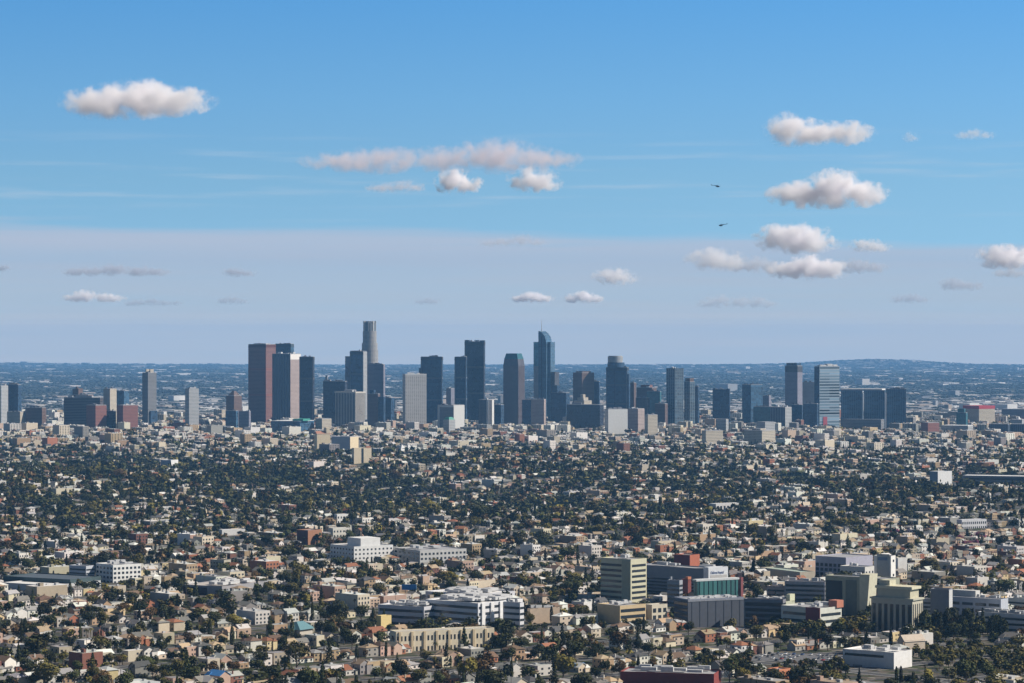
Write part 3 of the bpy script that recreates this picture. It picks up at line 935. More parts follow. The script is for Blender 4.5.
# green glass hall
t = near('green_glass_hall', 'green glass fronted hall under a white roof edge', 'building', 694, 697.5, 740, 581.5, 602, (.10, .30, .29), 60, anchor='the green glass hall', d=row2d(604, 715))
t.body.data.materials[0] = facade('green_hall_glass', (.035, .07, .075), (.055, .15, .145), 30, 4.5, 1.1, .8, .2, .6)
block(t, 'roof_edge', -.53, .53, -.53, .53, t.H, t.H + 1.6, M_OBJ, (.62, .64, .64))
for k in range(9):
    MB().box(t.a / 2 + .2, -t.b / 2 + t.b * (k + .5) / 9, 2, .4, .35, t.H - 2).build('mullion', M_OBJ, t.root, (.05, .12, .12))
t = near('brick_end_block', 'dark red block closing the right end of the green glass hall', 'building', 738, 741, 743.5, 578.5, 600, (.22, .07, .07), 45, d=row2d(604, 715) + 25)
# garages in front
t = near('parking_garage', 'blue grey parking garage with a long blank wall below the green glass hall', 'parking structure', 675.5, 688, 746, 600.5, 629, (.30, .32, .38), 66, anchor='the blank-walled parking garage', n_units=0, d=row2d(628, 690))
t.body.color = (.10, .11, .135, 1)
for k in range(7):
    MB().box(t.a / 2 + .08, -t.b / 2 + t.b * (k + .5) / 7, 0, .2, .5, t.H - 1.2).build('wall_pilaster', M_OBJ, t.root, (.07, .08, .1))
MB().box(t.a / 2 + .1, 0, t.H - 1.1, .24, t.b, 1.0).build('wall_cornice', M_OBJ, t.root, (.3, .31, .34))
stripe_rows(t, 5, 2, t.H - 1, .5, right=False)
for i in range(24):
    r_ = random.Random(i + 50)
    o = MB().box(r_.uniform(-.4, .4) * t.a, r_.uniform(-.45, .45) * t.b, t.H + .05, 1.8, 4.4, 1.4).build('rooftop_gear', M_OBJ, t.root, (.6, .6, .6))
t = near('dark_garage', 'open dark parking structure right of the blank-walled garage', 'parking structure', 745, 783, 787, 601, 630, (.20, .20, .22), 20, d=row2d(629, 765))
stripe_rows(t, 5, 2, t.H - 1, .62)
# small cream two storey medical offices
t = near('cream_clinic', 'cream two storey clinic with open balconies in front of the beige hospital tower', 'clinic', 598, 620, 647, 607, 625, (.58, .45, .27), 50, anchor='the cream balcony clinic', n_units=8, seed=9)
stripe_rows(t, 3, 1.5, t.H - .8, .5, front=False)
t = near('white_frame_block', 'white framed block with square openings at the right end of the cream clinic', 'building', 645, 652, 668, 606, 620, (.66, .60, .48), 55)
window_grid(t, 2, 2, t.H - 1, 0, 3, .6, .6)
t = near('peach_warehouse', 'blank peach wall building left of the cream clinic', 'building', 527.5, 530, 560, 610, 624, (.58, .45, .33), 66, n_units=6, seed=2)
t = near('white_flats', 'white flats cut by peach warehouse at its left', 'building', 503, 520, 524, 604, 628, (.6, .6, .62), 35, n_units=4, seed=12)
stripe_rows(t, 4, 2, t.H - 1, .4)

# right hand hospital
t = near('lilac_garage', 'lilac grey parking structure with rows of square black openings', 'parking structure', 818, 846, 877, 558.5, 583, (.37, .36, .43), 42, anchor='the lilac parking structure', d=row2d(583, 846) + 30)
window_grid(t, 4, 2, t.H * .8, 7, 0, .66, .66, solid('dark_opening', (.02, .02, .025)))
t = near('white_low_block', 'white three storey block with small windows before the lilac parking structure', 'building', 842, 865, 876, 568, 584, (.60, .58, .54), 38, n_units=3, seed=21)
window_grid(t, 3, 1, t.H - 2, 6, 3, .4, .4)
t = near('white_sign_tower', 'tall narrow white tower with a grey front panel and bright edges', 'tower', 875, 891, 897, 557, 583, (.72, .70, .66), 30, anchor='the narrow white tower', d=row2d(583, 885))
block(t, 'front_panel', -.32, .42, -.52, -.5, 0, t.H + 2.5, M_OBJ, (.36, .37, .36))
block(t, 'crown_panel', -.25, .3, -.53, -.52, t.H - 3.5, t.H - .5, M_OBJ, (.16, .2, .3))
for z in (4, 9, t.H - 5):
    block(t, 'window', .5, .52, -.1, .15, z, z + 2.2, M_GLASS)
t = near('white_wedge_roof', 'white sloping roofed hall right of the narrow white tower', 'building', 896, 898, 908, 559, 574, (.74, .72, .68), 60)
t = near('olive_hospital_block', 'olive green hospital block with a slanted blank right wall', 'hospital', 827.5, 859.5, 869.5, 578, 616, OLIVE, 32, anchor='the olive hospital block', n_units=3, seed=22)
block(t, 'dark_front', -.47, .0, -.52, -.5, 2, t.H - 3, M_GLASS)
block(t, 'grey_front', .1, .42, -.52, -.5, 0, t.H - 2, M_OBJ, (.16, .17, .14))
MB().extr_xz([(0, 0), (6, 0), (9, t.H + 3), (0, t.H + 3)], -t.b / 2, t.b / 2).build('slanted_wall', M_OBJ, t.root, (.56, .53, .40), (t.a / 2, 0, 0))
t = near('olive_rear_wing', 'olive rear wing with dark slit windows right of the olive hospital block', 'hospital', 868, 885, 902, 580, 614, (.35, .35, .26), 45, d=row2d(600, 880) + 60)
block(t, 'dark_front', -.45, .45, -.52, -.5, 2, t.H - 3, M_GLASS)
t = near('finned_hospital', 'tan hospital with tall vertical fins and a broad flat cap', 'hospital', 874.5, 912.5, 925.5, 602, 634, (.50, .46, .36), 35, anchor='the finned tan hospital', d=row2d(633, 905))
for k in range(7):
    p = t.a / 7
    MB().box(-t.a / 2 + p * (k + .5), -t.b / 2 - .05, 1.5, p * .55, .18, t.H - 4).build('window_strip', M_GLASS, t.root)
for k in range(5):
    p = t.b / 5
    MB().box(t.a / 2 + .05, -t.b / 2 + p * (k + .5), 4, .18, p * .38, t.H - 6).build('window_strip', M_GLASS, t.root)
block(t, 'eaves', -.53, .53, -.53, .53, t.H + .95, t.H + 2.2, M_OBJ, (.5, .48, .38))
block(t, 'upper_storey', -.38, .42, -.4, .42, t.H + 2.2, t.H + 9, M_OBJ, (.48, .45, .33))
block(t, 'cap', -.42, .47, -.44, .47, t.H + 9, t.H + 11, M_OBJ, (.62, .58, .42))
block(t, 'rooftop_hut', -.36, -.1, -.3, .3, t.H + 11, t.H + 15, M_OBJ, (.5, .48, .36))
t = near('grey_blank_slab', 'tall blank blue grey slab right of the finned tan hospital', 'building', 931.5, 949, 954.5, 590.5, 632, (.22, .23, .27), 22, anchor='the blank grey slab', d=row2d(630, 945) + 10)
t.body.color = (.20, .21, .25, 1)
block(t, 'sunlit_tone_side', .5, .51, -.5, .5, 0, t.H, M_OBJ, (.5, .5, .5))  # lighter grey panel paints sunlight onto the right face
t = near('banded_link', 'narrow pale link with window bands left of the blank grey slab', 'building', 924, 932, 934, 600, 628, (.42, .43, .45), 30, d=row2d(628, 928) + 20)
stripe_rows(t, 6, 3, t.H - 1, .45)
t = near('long_white_ward', 'long pale blue grey ward with ribbon windows and a bright end wall', 'hospital', 953, 1001, 1010.5, 600.5, 628, (.45, .47, .52), 36, anchor='the long pale ward', n_units=6, seed=31)
fh = (t.H - 4) / 4
for i in range(4):
    for k in range(4):
        MB().box(-t.a / 2 + t.a * (k + .5) / 4, -t.b / 2 - .06, 2.5 + fh * (i + .3), t.a * .2, .16, fh * .42).build('window_band', M_GLASS, t.root)
block(t, 'roof_house', -.45, .0, -.3, .3, t.H + .9, t.H + 6, M_OBJ, (.55, .54, .52))
t = near('low_ward', 'low white building crowded with rooftop machines at the right edge', 'hospital', 983, 1028, 1036, 616, 632, (.58, .59, .62), 36, n_units=16, seed=33)
stripe_rows(t, 3, 1.5, t.H - 1, .4)
t = near('white_edge_flats', 'white flats at the right edge above the low white building', 'building', 1010, 1030, 1038, 600, 614, (.66, .65, .62), 40, n_units=4, seed=34)
stripe_rows(t, 3, 1, t.H - 1, .35)
t = near('brick_fronted_office', 'office with a dark red brick corner and a bright white right wing', 'office block', 784.5, 820, 844.5, 609.5, 635, (.62, .62, .55), 45, anchor='the red brick cornered office', n_units=7, seed=35, d=row2d(634, 815))
block(t, 'brick_corner', .14, .505, -.515, -.5, 0, t.H + 1, M_OBJ, (.20, .045, .05))
stripe_rows(t, 3, 4, t.H - 2, .42, inset=.05)
block(t, 'brick_base', -.5, .14, -.512, -.5, 0, 4, M_OBJ, (.2, .06, .06))
t2_ = MB().box(t.a / 2 - 3, t.b / 2 - 3, t.H, 8, 8, 5.5).build('orange_stair_tower', M_OBJ, t.root, (.5, .2, .13))
t = near('striped_office', 'office striped with black window bands left of the red brick cornered office', 'office block', 745.5, 778.5, 797, 603.5, 631, (.46, .47, .36), 40, n_units=10, seed=36, d=row2d(631, 775) + 45)
stripe_rows(t, 5, 3, t.H - 1.5, .6)
block(t, 'stair_tower', .4, .5, .2, .5, t.H, t.H + 6, M_OBJ, (.6, .6, .42))
t = near('grey_hospital_row', 'grey and pale banded hospital building behind the red brick cornered office', 'hospital', 786, 825, 830, 583, 606, (.40, .38, .40), 20, n_units=6, seed=37, d=row2d(606, 810) + 40)
stripe_rows(t, 4, 3, t.H - 1, .45)
t = near('brown_banded_block', 'brownish banded low block behind the striped office', 'building', 768, 798, 802, 588, 604, (.42, .36, .33), 25, n_units=3, seed=38, d=row2d(606, 785) + 50)
stripe_rows(t, 3, 2, t.H - 1, .4)
t = near('green_roof_hall', 'long hall with a pale green roof left of the lilac parking structure', 'building', 765, 800, 816, 573, 584, (.5, .45, .36), 60, d=row2d(584, 800) + 40)
t.roof.data.materials[0] = solid('pale_green_roof', (.38, .45, .38))

# left and middle
t = near('white_hospital', 'long white four storey building with rows of dark square windows at the left', 'hospital', 92, 113, 138.5, 566, 583, (.78, .77, .74), 52, anchor='the white hospital', n_units=8, seed=41)
window_grid(t, 4, 1.5, t.H - .5, 5, 7, .55, .5)
t = near('grey_wing', 'shaded grey wing left of the white hospital', 'hospital', 67, 86, 93, 567, 582, (.5, .52, .56), 35, n_units=3, seed=42)
stripe_rows(t, 4, 1.5, t.H - 1, .4)
t = near('white_landmark_hotel', 'white building with a taller centre and small square windows, left half of a long row', 'building', 328, 354, 392, 547.5, 563, (.74, .73, .71), 55, anchor='the long white row', n_units=3, seed=43)
window_grid(t, 4, 1, t.H - .5, 8, 10, .4, .4)
block(t, 'tower', -.1, .45, -.3, .2, t.H, t.H + 9, M_OBJ, (.74, .73, .71))
t = near('grey_white_row', 'greyer lower extension continuing the long white row to the right', 'building', 392, 420, 466, 551.5, 564, (.55, .54, .52), 58, n_units=5, seed=44)
window_grid(t, 3, 1, t.H - .5, 6, 12, .5, .45)
t = near('cream_monastery', 'cream gabled wing at the left of the pale old complex near skyline foot', 'building', 314, 317, 330, 434, 453, (.70, .58, .40), 65, anchor='the cream old complex')
MB().extr_xz([(-t.a / 2 - .5, t.H), (t.a / 2 + .5, t.H), (0, t.H + 6)], -t.b / 2 - .5, t.b / 2 + .5).build('gable_roof', M_OBJ, t.root, (.42, .2, .13))
block(t, 'bell_tower', -.5, .5, .2, .45, t.H, t.H + 14, M_OBJ, (.66, .56, .4))
t = near('grey_convent_block', 'shaded grey block in the middle of the cream old complex', 'building', 331, 350, 357.5, 437, 455, (.42, .42, .46), 25)
block(t, 'sunlit_tone_side', .5, .51, -.5, .5, 0, t.H, M_OBJ, (.66, .54, .36))  # grey body and cream panel paint its shaded and sunlit faces
t = near('cream_twin_front', 'cream twin bayed front at the right of the cream old complex', 'building', 351.5, 354, 371, 448.5, 464, (.68, .57, .41), 60)
block(t, 'dark_gap', .5, .51, -.08, .05, 0, t.H, M_GLASS)
block(t, 'dome', .1, .5, .2, .45, t.H, t.H + 4, M_OBJ, (.45, .2, .12))
for i, (px, nm) in enumerate(((402, 'left'), (408.5, 'right'))):
    d = 6500
    t = thing('white_tent', 'white pointed tent roof, %s of two, right of the cream old complex' % nm, 'pavilion', (px2x(px, d), d, float(terrain(px2x(px, d), d))), .6)
    t['group'] = 'two white pointed roofs'
    MB().box(0, 0, -2, 14, 14, 9).build('wall', M_OBJ, t, (.6, .6, .62))
    MB().prism([(-9, -9), (9, -9), (9, 9), (-9, 9)], 7, 21, [(-.5, -.5), (.5, -.5), (.5, .5), (-.5, .5)]).build('roof', M_WROOF, t)
    LMK.append((px - 4, px + 4, 430, d, 438)); FOOT.append((px2x(px, d), d, 9, 9, 0))
# white apartment complex with clutter
t = near('white_apartment_complex', 'large white apartment complex with grey shaded front and busy rooftop', 'apartment block', 424, 478, 523, 604.5, 628, (.66, .66, .68), 40, anchor='the white apartment complex', n_units=30, seed=51, roofm=M_WROOF)
stripe_rows(t, 4, 1.5, t.H - .5, .42, inset=.02)
for k in range(5):
    MB().box(t.a / 2 + .6, -t.b / 2 + t.b * (k + .5) / 5, 0, 1.2, t.b * .07, t.H + .6).build('balcony_pier', M_OBJ, t.root, (.72, .71, .7))
t = near('white_courtyard_flats', 'lower white flats joined left of the large white apartment complex', 'apartment block', 377, 424, 440, 608, 626, (.52, .52, .55), 30, n_units=22, seed=52, roofm=M_WROOF)
stripe_rows(t, 3, 1.5, t.H - .5, .4)
t = near('white_rear_flats', 'white flats with many rooftop boxes behind the large white apartment complex', 'apartment block', 424, 470, 515, 596, 610, (.62, .62, .66), 45, n_units=28, seed=53, roofm=M_WROOF, d=row2d(611, 470) + 60)
# long yellow apartment row
t = near('yellow_apartment_row', 'long pale yellow two storey apartment row slanting towards the white complex', 'apartment block', 389, 396, 494, 633, 653, (.80, .70, .52), 68, anchor='the long yellow apartment row', d=row2d(652, 400))
window_grid(t, 2, .8, t.H - .5, 1, 26, .4, .45)
for k in range(8):
    MB().box(t.a / 2 + .35, -t.b / 2 + t.b * (k + .3) / 8, 0, .7, 1.6, t.H + .5).build('bay_pier', M_OBJ, t.root, (.64, .52, .34))
t = near('yellow_small_block', 'small bright yellow block left of the long yellow apartment row', 'building', 376, 381, 391, 617, 631, (.75, .58, .26), 50)
# low strip and others
t = near('white_warehouse', 'low white flat roofed warehouse with rooftop units by the car park', 'warehouse', 847, 894, 916, 654, 670, (.70, .68, .66), 38, anchor='the low white warehouse', n_units=10, seed=61, roofm=M_WROOF)
block(t, 'door', .5, .505, -.3, -.1, 0, 4, M_OBJ, (.25, .25, .27))
block(t, 'clerestory', -.46, .3, -.506, -.5, t.H - 3.2, t.H - 1.6, M_GLASS)
block(t, 'loading_door', -.3, -.12, -.508, -.5, 0, 4.5, M_OBJ, (.3, .3, .32))
block(t, 'base_band', -.5, .5, -.504, -.5, 0, 1.4, M_OBJ, (.35, .33, .33))
t = near('peach_hall', 'peach gabled hall behind the low white warehouse', 'building', 899, 905, 927, 642, 655, (.56, .47, .37), 60)
MB().extr_xz([(-t.a / 2 - .5, t.H), (t.a / 2 + .5, t.H), (0, t.H + 4.5)], -t.b / 2 - .5, t.b / 2 + .5).build('gable_roof', M_OBJ, t.root, (.5, .42, .34))
t = near('brick_store', 'long dark red brick store along the bottom edge of the view', 'shop', 621, 714, 724, 675.5, 690, (.24, .055, .05), 14, d=1805, dep=26, n_units=10, seed=63, anchor='the brick store at the bottom edge')
t = near('orange_store', 'orange walled store in the bottom corner of the car park', 'shop', 768, 779, 792, 671, 690, (.55, .22, .12), 45, d=1815)
t = near('dark_school_shed', 'long dark green shed at the left below the white hospital', 'shed', -4, 70, 95, 580.5, 586.5, (.05, .075, .08), 30, d=row2d(590, 40), roofm=solid('grey_shed_roof', (.09, .11, .13)))
t = near('pale_shed_roof', 'long low pale shed in front of the dark green shed', 'shed', -4, 50, 92, 586.5, 592, (.5, .5, .5), 35, roofm=M_WROOF)
t = near('dark_fronted_store', 'long low store with a near-black front at lower left', 'shop', 181, 222, 262, 587.5, 596, (.30, .29, .3), 30, roofm=solid('tan_flat_roof', (.5, .45, .4)), n_units=12, seed=65, d=row2d(596, 210))
block(t, 'dark_front', -.5, .1, -.51, -.5, 0, t.H - 1, M_OBJ, (.06, .035, .04))
t = near('white_loft', 'white loft with a brown right wall left of the slanting street', 'building', 176, 190, 201, 535, 546, (.74, .72, .70), 40, n_units=3, seed=66)
block(t, 'brown_wall', .5, .51, -.5, .5, 0, t.H, M_OBJ, (.38, .24, .18))
t = near('tan_flats', 'tan flats with deep windows below the slanting street', 'building', 209, 224, 230, 561, 571, (.42, .38, .3), 35)
window_grid(t, 3, 1, t.H - .5, 5, 2, .5, .5)
t = near('brown_brick_flats', 'brown brick flats with shaded left side above the long white row', 'building', 296, 308, 321, 531, 545, (.34, .17, .10), 42, anchor='the brown brick flats')
block(t, 'dark_side', -.5, .5, -.51, -.5, 0, t.H, M_OBJ, (.12, .06, .055))  # darker copy of the brick colour paints the shaded left face
t = near('white_small_block', 'small white block above the left end of the long white row', 'building', 327.5, 333, 351, 529, 537, (.72, .68, .6), 60)
window_grid(t, 2, 1, t.H - .5, 0, 6, .4, .4)
t = near('white_house_block', 'white block with dark windows high in the woods above the long white row', 'building', 334, 337, 348, 515, 523, (.75, .73, .70), 55)
window_grid(t, 2, 1, t.H - .5, 1, 4, .4, .45)
t = near('grey_white_block', 'white box with a shaded grey blue left side in the left woods', 'building', 160, 171, 177, 460.5, 470, (.72, .71, .7), 30)
block(t, 'shade_grey_side', -.5, .5, -.51, -.5, 0, t.H, M_OBJ, (.3, .36, .44))  # blue grey panel paints shade onto the white box
t = near('white_tower_block', 'white block with shaded grey front standing out from dark trees at right middle', 'building', 931, 938, 954, 472, 490, (.7, .69, .68), 50, anchor='the white block in dark trees')
block(t, 'shade_grey_side', -.5, .5, -.51, -.5, 0, t.H, M_OBJ, (.25, .29, .36))  # grey panel puts the shade of the white front into its colour
t = near('long_dark_school', 'long dark fronted building with a pale roof edge at the right', 'school', 966, 1030, 1040, 477, 488, (.16, .17, .2), 20, roofm=M_WROOF)
stripe_rows(t, 3, 2, t.H - 1, .5, right=False)
t = near('white_long_flats', 'long white flats with bays at the right middle', 'apartment block', 958, 962, 989, 520.5, 529, (.68, .67, .68), 62)
window_grid(t, 2, 1, t.H - .5, 0, 12, .5, .5)
t = near('white_arcade_flats', 'white flats with dark openings beside the tall dark tree clump at right middle', 'apartment block', 710, 716, 745, 504.5, 511, (.72, .7, .68), 60)
window_grid(t, 1, 1, t.H - .5, 0, 8, .55, .6)
t = near('white_villa', 'white flat roofed villa on the right of the middle woods', 'house', 697, 703, 714, 525, 534, (.72, .66, .56), 55)
window_grid(t, 2, 1, t.H - .5, 2, 4, .4, .45)
t = near('lit_terrace_flats', 'tall white facade block with a slanted dark side at the left edge below skyline', 'building', 218, 222, 244, 530.5, 536, (.72, .7, .68), 60)
t = near('white_corner_block', 'white edged dark block below the slab tower at left', 'building', 219, 240, 244, 530, 543, (.74, .73, .72), 20, d=6900, zcut=2)


# blue billboard
def billboard():
    d = row2d(600, 409)
    x = px2x(409, d)
    z = float(terrain(x, d))
    t = thing('blue_billboard', 'blue billboard on two posts behind the white apartment complex', 'billboard', (x, d, z), -R(12))
    k = d / F
    MB().box(0, 0, row2z(590, d) - z, 15 * k, .6, 5.6 * k).build('panel', solid('billboard_blue', (.03, .22, .52), .5, 0, .35, .5), t)
    MB().box(0, .05, row2z(591, d) - z - .4, 15.6 * k, .9, .4).build('frame', M_OBJ, t, (.1, .1, .12))
    for s in (-1, 1):
        MB().cyl(s * 4 * k, .5, 0, .3, row2z(590, d) - z, 8).build('post', M_OBJ, t, (.15, .15, .16))


billboard()


def teal_church():
    d = row2d(634, 300)
    x = px2x(299.5, d)
    z = float(terrain(x, d))
    t = thing('teal_roofed_church', 'church hall with a broad teal pitched roof at lower left centre', 'church', (x, d, z - 1), -R(35))
    MB().box(0, 0, 0, 13, 15, 5).build('wall', M_OBJ, t, (.5, .46, .4))
    mr = solid('teal_roofing', (.10, .22, .25))
    MB().prism([(-8, -9), (8, -9), (8, 9), (-8, 9)], 5, 10.5, [(-.6, -4), (.6, -4), (.6, 4), (-.6, 4)]).build('roof', mr, t)
    MB().prism([(-3, -12), (3, -12), (3, -6), (-3, -6)], 4.6, 8, [(-.2, -9), (.2, -9), (.2, -6), (-.2, -6)]).build('porch_roof', mr, t)
    MB().box(0, -10.2, 0, 4.6, 2.6, 4.6).build('porch', M_OBJ, t, (.45, .42, .38))
    FOOT.append((x, d, 10, 10, 0)); LMK.append((288, 311, 621, d, 634)); ANCH.append(('the teal roofed church', 300, 632))


teal_church()

# ------------------------------------------------------------------ filling the city: prototypes
def mbparts(**kw):
    return kw


def win_panels(b, w, l, zs, nx, ny, ww, wh):
    """window boxes set 6 cm proud on all four sides"""
    for z in zs:
        for k in range(nx):
            x = -w / 2 + w * (k + .5) / nx
            b.box(x, -l / 2 - .03, z, ww, .12, wh, bottom=False)
            b.box(x, l / 2 + .03, z, ww, .12, wh, bottom=False)
        for k in range(ny):
            y = -l / 2 + l * (k + .5) / ny
            b.box(-w / 2 - .03, y, z, .12, ww, wh, bottom=False)
            b.box(w / 2 + .03, y, z, .12, ww, wh, bottom=False)


def house_proto(style, storeys, detail=True):
    """parts of a house: name -> (list of builders, colour class); windows are builders of their own"""
    w, l, h = 10.0, 13.0, 3.3 * storeys + .2
    rh = {'gable': 2.6, 'hip': 2.2, 'flat': 0}[style]
    P = []
    wall = MB()
    if style == 'gable':
        wall.extr_xz([(-w / 2, -2), (w / 2, -2), (w / 2, h), (0, h + rh), (-w / 2, h)], -l / 2, l / 2)
    else:
        wall.box(0, 0, -2, w, l, h + 2 + (.6 if style == 'flat' else 0))
    wing = detail and style != 'flat'
    if wing:
        wall.box(w * .38, -l * .42, -2, w * .5, l * .34, h + 1.4)
    P.append(('wall', wall, 'wall'))
    roof = MB()
    if style == 'gable':
        for s in (-1, 1):
            o = .55
            sl_ = rh / (w / 2)
            q = [(0, h + rh + .22), (s * (w / 2 + o), h - o * sl_ + .22), (s * (w / 2 + o), h - o * sl_ + .02), (0, h + rh + .02)]
            roof.extr_xz(q if s < 0 else q[::-1], -l / 2 - .5, l / 2 + .5)
    elif style == 'hip':
        roof.prism([(-w / 2 - .6, -l / 2 - .6), (w / 2 + .6, -l / 2 - .6), (w / 2 + .6, l / 2 + .6), (-w / 2 - .6, l / 2 + .6)], h, h + rh,
                   [(-.15, -l / 2 + w / 2), (.15, -l / 2 + w / 2), (.15, l / 2 - w / 2), (-.15, l / 2 - w / 2)])
    else:
        roof.box(0, 0, h + .25, w - .7, l - .7, .37)
    if wing:
        roof.prism([(w * .38 - w * .25 - .4, -l * .59 - .4), (w * .63 + .4, -l * .59 - .4), (w * .63 + .4, -l * .25), (w * .13 - .4, -l * .25)], h - .6, h + rh * .62,
                   [(w * .36, -l * .52), (w * .40, -l * .52), (w * .40, -l * .25), (w * .36, -l * .25)])
    P.append(('roof', roof, 'roof'))
    if style != 'flat' and detail:
        P.append(('chimney', MB().box(-w * .28, l * .2, h, .9, .9, rh + 1.0), 'wall2'))
    if style == 'flat' and detail:
        P.append(('rooftop_unit', MB().box(w * .2, l * .2, h + .6, 2, 1.6, 1.1), 'metal'))
    zs = [1.0 + 3.3 * s for s in range(storeys)]
    if detail:
        for z in zs:
            for x, y, sx, sy in ((-w * .3, -l / 2 - .03, 1.7, .12), (-w / 2 - .03, -l * .2, .12, 1.6), (-w / 2 - .03, l * .22, .12, 1.6),
                                 (w / 2 + .03, l * .08, .12, 1.6), (w / 2 + .03, l * .34, .12, 1.6)):
                P.append(('window', MB().box(x, y, z, sx, sy, 1.4), 'glass'))
        P.append(('door', MB().box(0, -l / 2 - .04, 0, 1.1, .14, 2.15), 'door'))
    else:
        g = MB()
        win_panels(g, w, l, zs, 2, 3, 1.7, 1.4)
        P.append(('windows', g, 'glass'))
    return P


def flats_proto(kind, detail=True):
    P = []
    if kind == 'apartment':
        w, l, n = 18.0, 26.0, 3
    elif kind == 'tall':
        w, l, n = 22.0, 24.0, 7
    elif kind == 'store':
        w, l, n = 24.0, 36.0, 1
    else:
        w, l, n = 14.0, 20.0, 2
    fh = 3.2 if kind != 'store' else 5.5
    h = fh * n + .5
    P.append(('wall', MB().box(0, 0, -2.5, w, l, h + 2.5 + .8), 'wall'))
    P.append(('roof', MB().box(0, 0, h + .35, w - .8, l - .8, .47), 'roof'))
    for i, (x, y, sx, sy, z) in enumerate(((.25, .2, 2.4, 2.0, 1.3), (-.2, -.25, 3.2, 2.6, 1.6), (.1, -.05, 1.6, 1.6, 1.0), (-.28, .3, 4, 3, 2.4))):
        P.append(('rooftop_unit', MB().box(x * w, y * l, h + .8, sx, sy, z), 'wall2' if i == 3 else 'metal'))
    nx, ny = max(2, int(w / 4.5)), max(2, int(l / 4.5))
    zs = [.9 + fh * s for s in range(n)]
    if kind == 'store':
        P.append(('shop_front', MB().box(0, -l / 2 - .03, .4, w * .8, .14, 2.8), 'glass'))
        P.append(('side_door', MB().box(w / 2 + .03, l * .2, 0, .14, 3.5, 3.2), 'door'))
        P.append(('side_window', MB().box(w / 2 + .03, -l * .2, 1.2, .14, l * .3, 1.4), 'glass'))
    elif detail:
        for z in zs:
            for k in range(nx):
                P.append(('window', MB().box(-w / 2 + w * (k + .5) / nx, -l / 2 - .03, z, 2.0, .14, 1.6), 'glass'))
            for k in range(ny):
                P.append(('window', MB().box(w / 2 + .03, -l / 2 + l * (k + .5) / ny, z, .14, 2.0, 1.6), 'glass'))
    else:
        g = MB()
        win_panels(g, w, l, zs, nx, ny, 2.2, 1.6)
        P.append(('windows', g, 'glass'))
    return P


SIZES = {'gable1': (10, 13, 6.1), 'gable2': (10, 13, 9.4), 'hip1': (10, 13, 5.7), 'hip2': (10, 13, 9.0), 'flat1': (10, 13, 4.1), 'flat2': (10, 13, 7.4),
         'low': (14, 20, 7.7), 'apartment': (18, 26, 10.9), 'tall': (22, 24, 23.7), 'store': (24, 36, 6.8)}
STYLES = list(SIZES)
PROTO, LOD = {}, {}
for sname in STYLES:
    if sname[-1] in '12':
        PROTO[sname] = house_proto(sname[:-1], int(sname[-1]))
        LOD[sname] = house_proto(sname[:-1], int(sname[-1]), False)
    else:
        PROTO[sname] = flats_proto(sname)
        LOD[sname] = flats_proto(sname, False)


# foliage: leaf clumps as small tilted faces through an uneven crown
def crown_proto(seed, n, form, leaf):
    """(n,4,3) quads of a crown one metre wide and one metre tall standing on z = 0"""
    r = np.random.default_rng(seed)
    if form == 'cypress':
        t = r.uniform(0, 1, n) ** .9
        rad = .5 * np.sin(np.pi * (t * .82 + .12)) ** .7 * r.uniform(.55, 1.0, n) ** .5
        a = r.uniform(0, 6.283, n)
        c = np.stack([rad * np.cos(a), rad * np.sin(a), t], -1)
    elif form == 'conifer':
        t = r.uniform(0, 1, n) ** 1.4
        tier = .75 + .25 * np.sin(t * 40)
        a = r.uniform(0, 6.283, n)
        rad = .5 * (1 - t) ** .8 * tier * r.uniform(.35, 1.0, n) ** .5 * (1 + .25 * np.sin(3 * a + seed))
        c = np.stack([rad * np.cos(a), rad * np.sin(a), t * .98 + .02], -1)
    else:
        k = 7 if form == 'round' else 9
        cen = r.normal(0, 1, (k, 3))
        cen /= np.linalg.norm(cen, axis=1)[:, None]
        cen *= np.array([.30, .30, .26]) * r.uniform(.5, 1.0, (k, 1))
        cen[:, 2] += .52
        cr = r.uniform(.17, .27, k)
        if form == 'loose':
            cen[:, :2] *= 1.15
            cr *= .8
        w_ = r.choice(k, n, p=cr ** 2 / (cr ** 2).sum())
        u = r.normal(0, 1, (n, 3))
        u /= np.linalg.norm(u, axis=1)[:, None]
        c = cen[w_] + u * (cr[w_] * r.uniform(.55, 1.05, n) ** .6)[:, None]
        c[:, 2] = np.clip((c[:, 2] - .06) / .88, 0.02, 1)
    ctr = np.array([0, 0, .5])
    nrm = c - ctr
    nrm /= np.linalg.norm(nrm, axis=1)[:, None] + 1e-6
    nrm += r.normal(0, .55, (n, 3))
    nrm /= np.linalg.norm(nrm, axis=1)[:, None] + 1e-6
    ref = np.where(np.abs(nrm[:, 2:3]) < .9, np.array([[0, 0, 1.]]), np.array([[1., 0, 0]]))
    u = np.cross(nrm, ref)
    u /= np.linalg.norm(u, axis=1)[:, None]
    v = np.cross(nrm, u)
    s = leaf * r.uniform(.6, 1.3, (n, 1))
    s2 = leaf * r.uniform(.6, 1.3, (n, 1))
    return np.stack([c - u * s - v * s2 * .6, c + u * s * .8 - v * s2, c + u * s + v * s2 * .7, c - u * s * .7 + v * s2], 1)


# ------------------------------------------------------------------ filling the city: what stands where
GRID = R(43)
E1 = np.array([math.cos(GRID), math.sin(GRID)])
E2 = np.array([-math.sin(GRID), math.cos(GRID)])
BU, BV, ST = 190.0, 86.0, 15.0          # block length, block depth, street width


def sinnoise(x, y, s, seed):
    r = np.random.default_rng(seed)
    o = 0
    for k in range(6):
        a, p, f = r.uniform(0, 6.28), r.uniform(0, 6.28), r.uniform(.6, 1.8) / s
        o = o + np.sin((x * np.cos(a) + y * np.sin(a)) * f * 6.283 + p)
    return o / 3.0


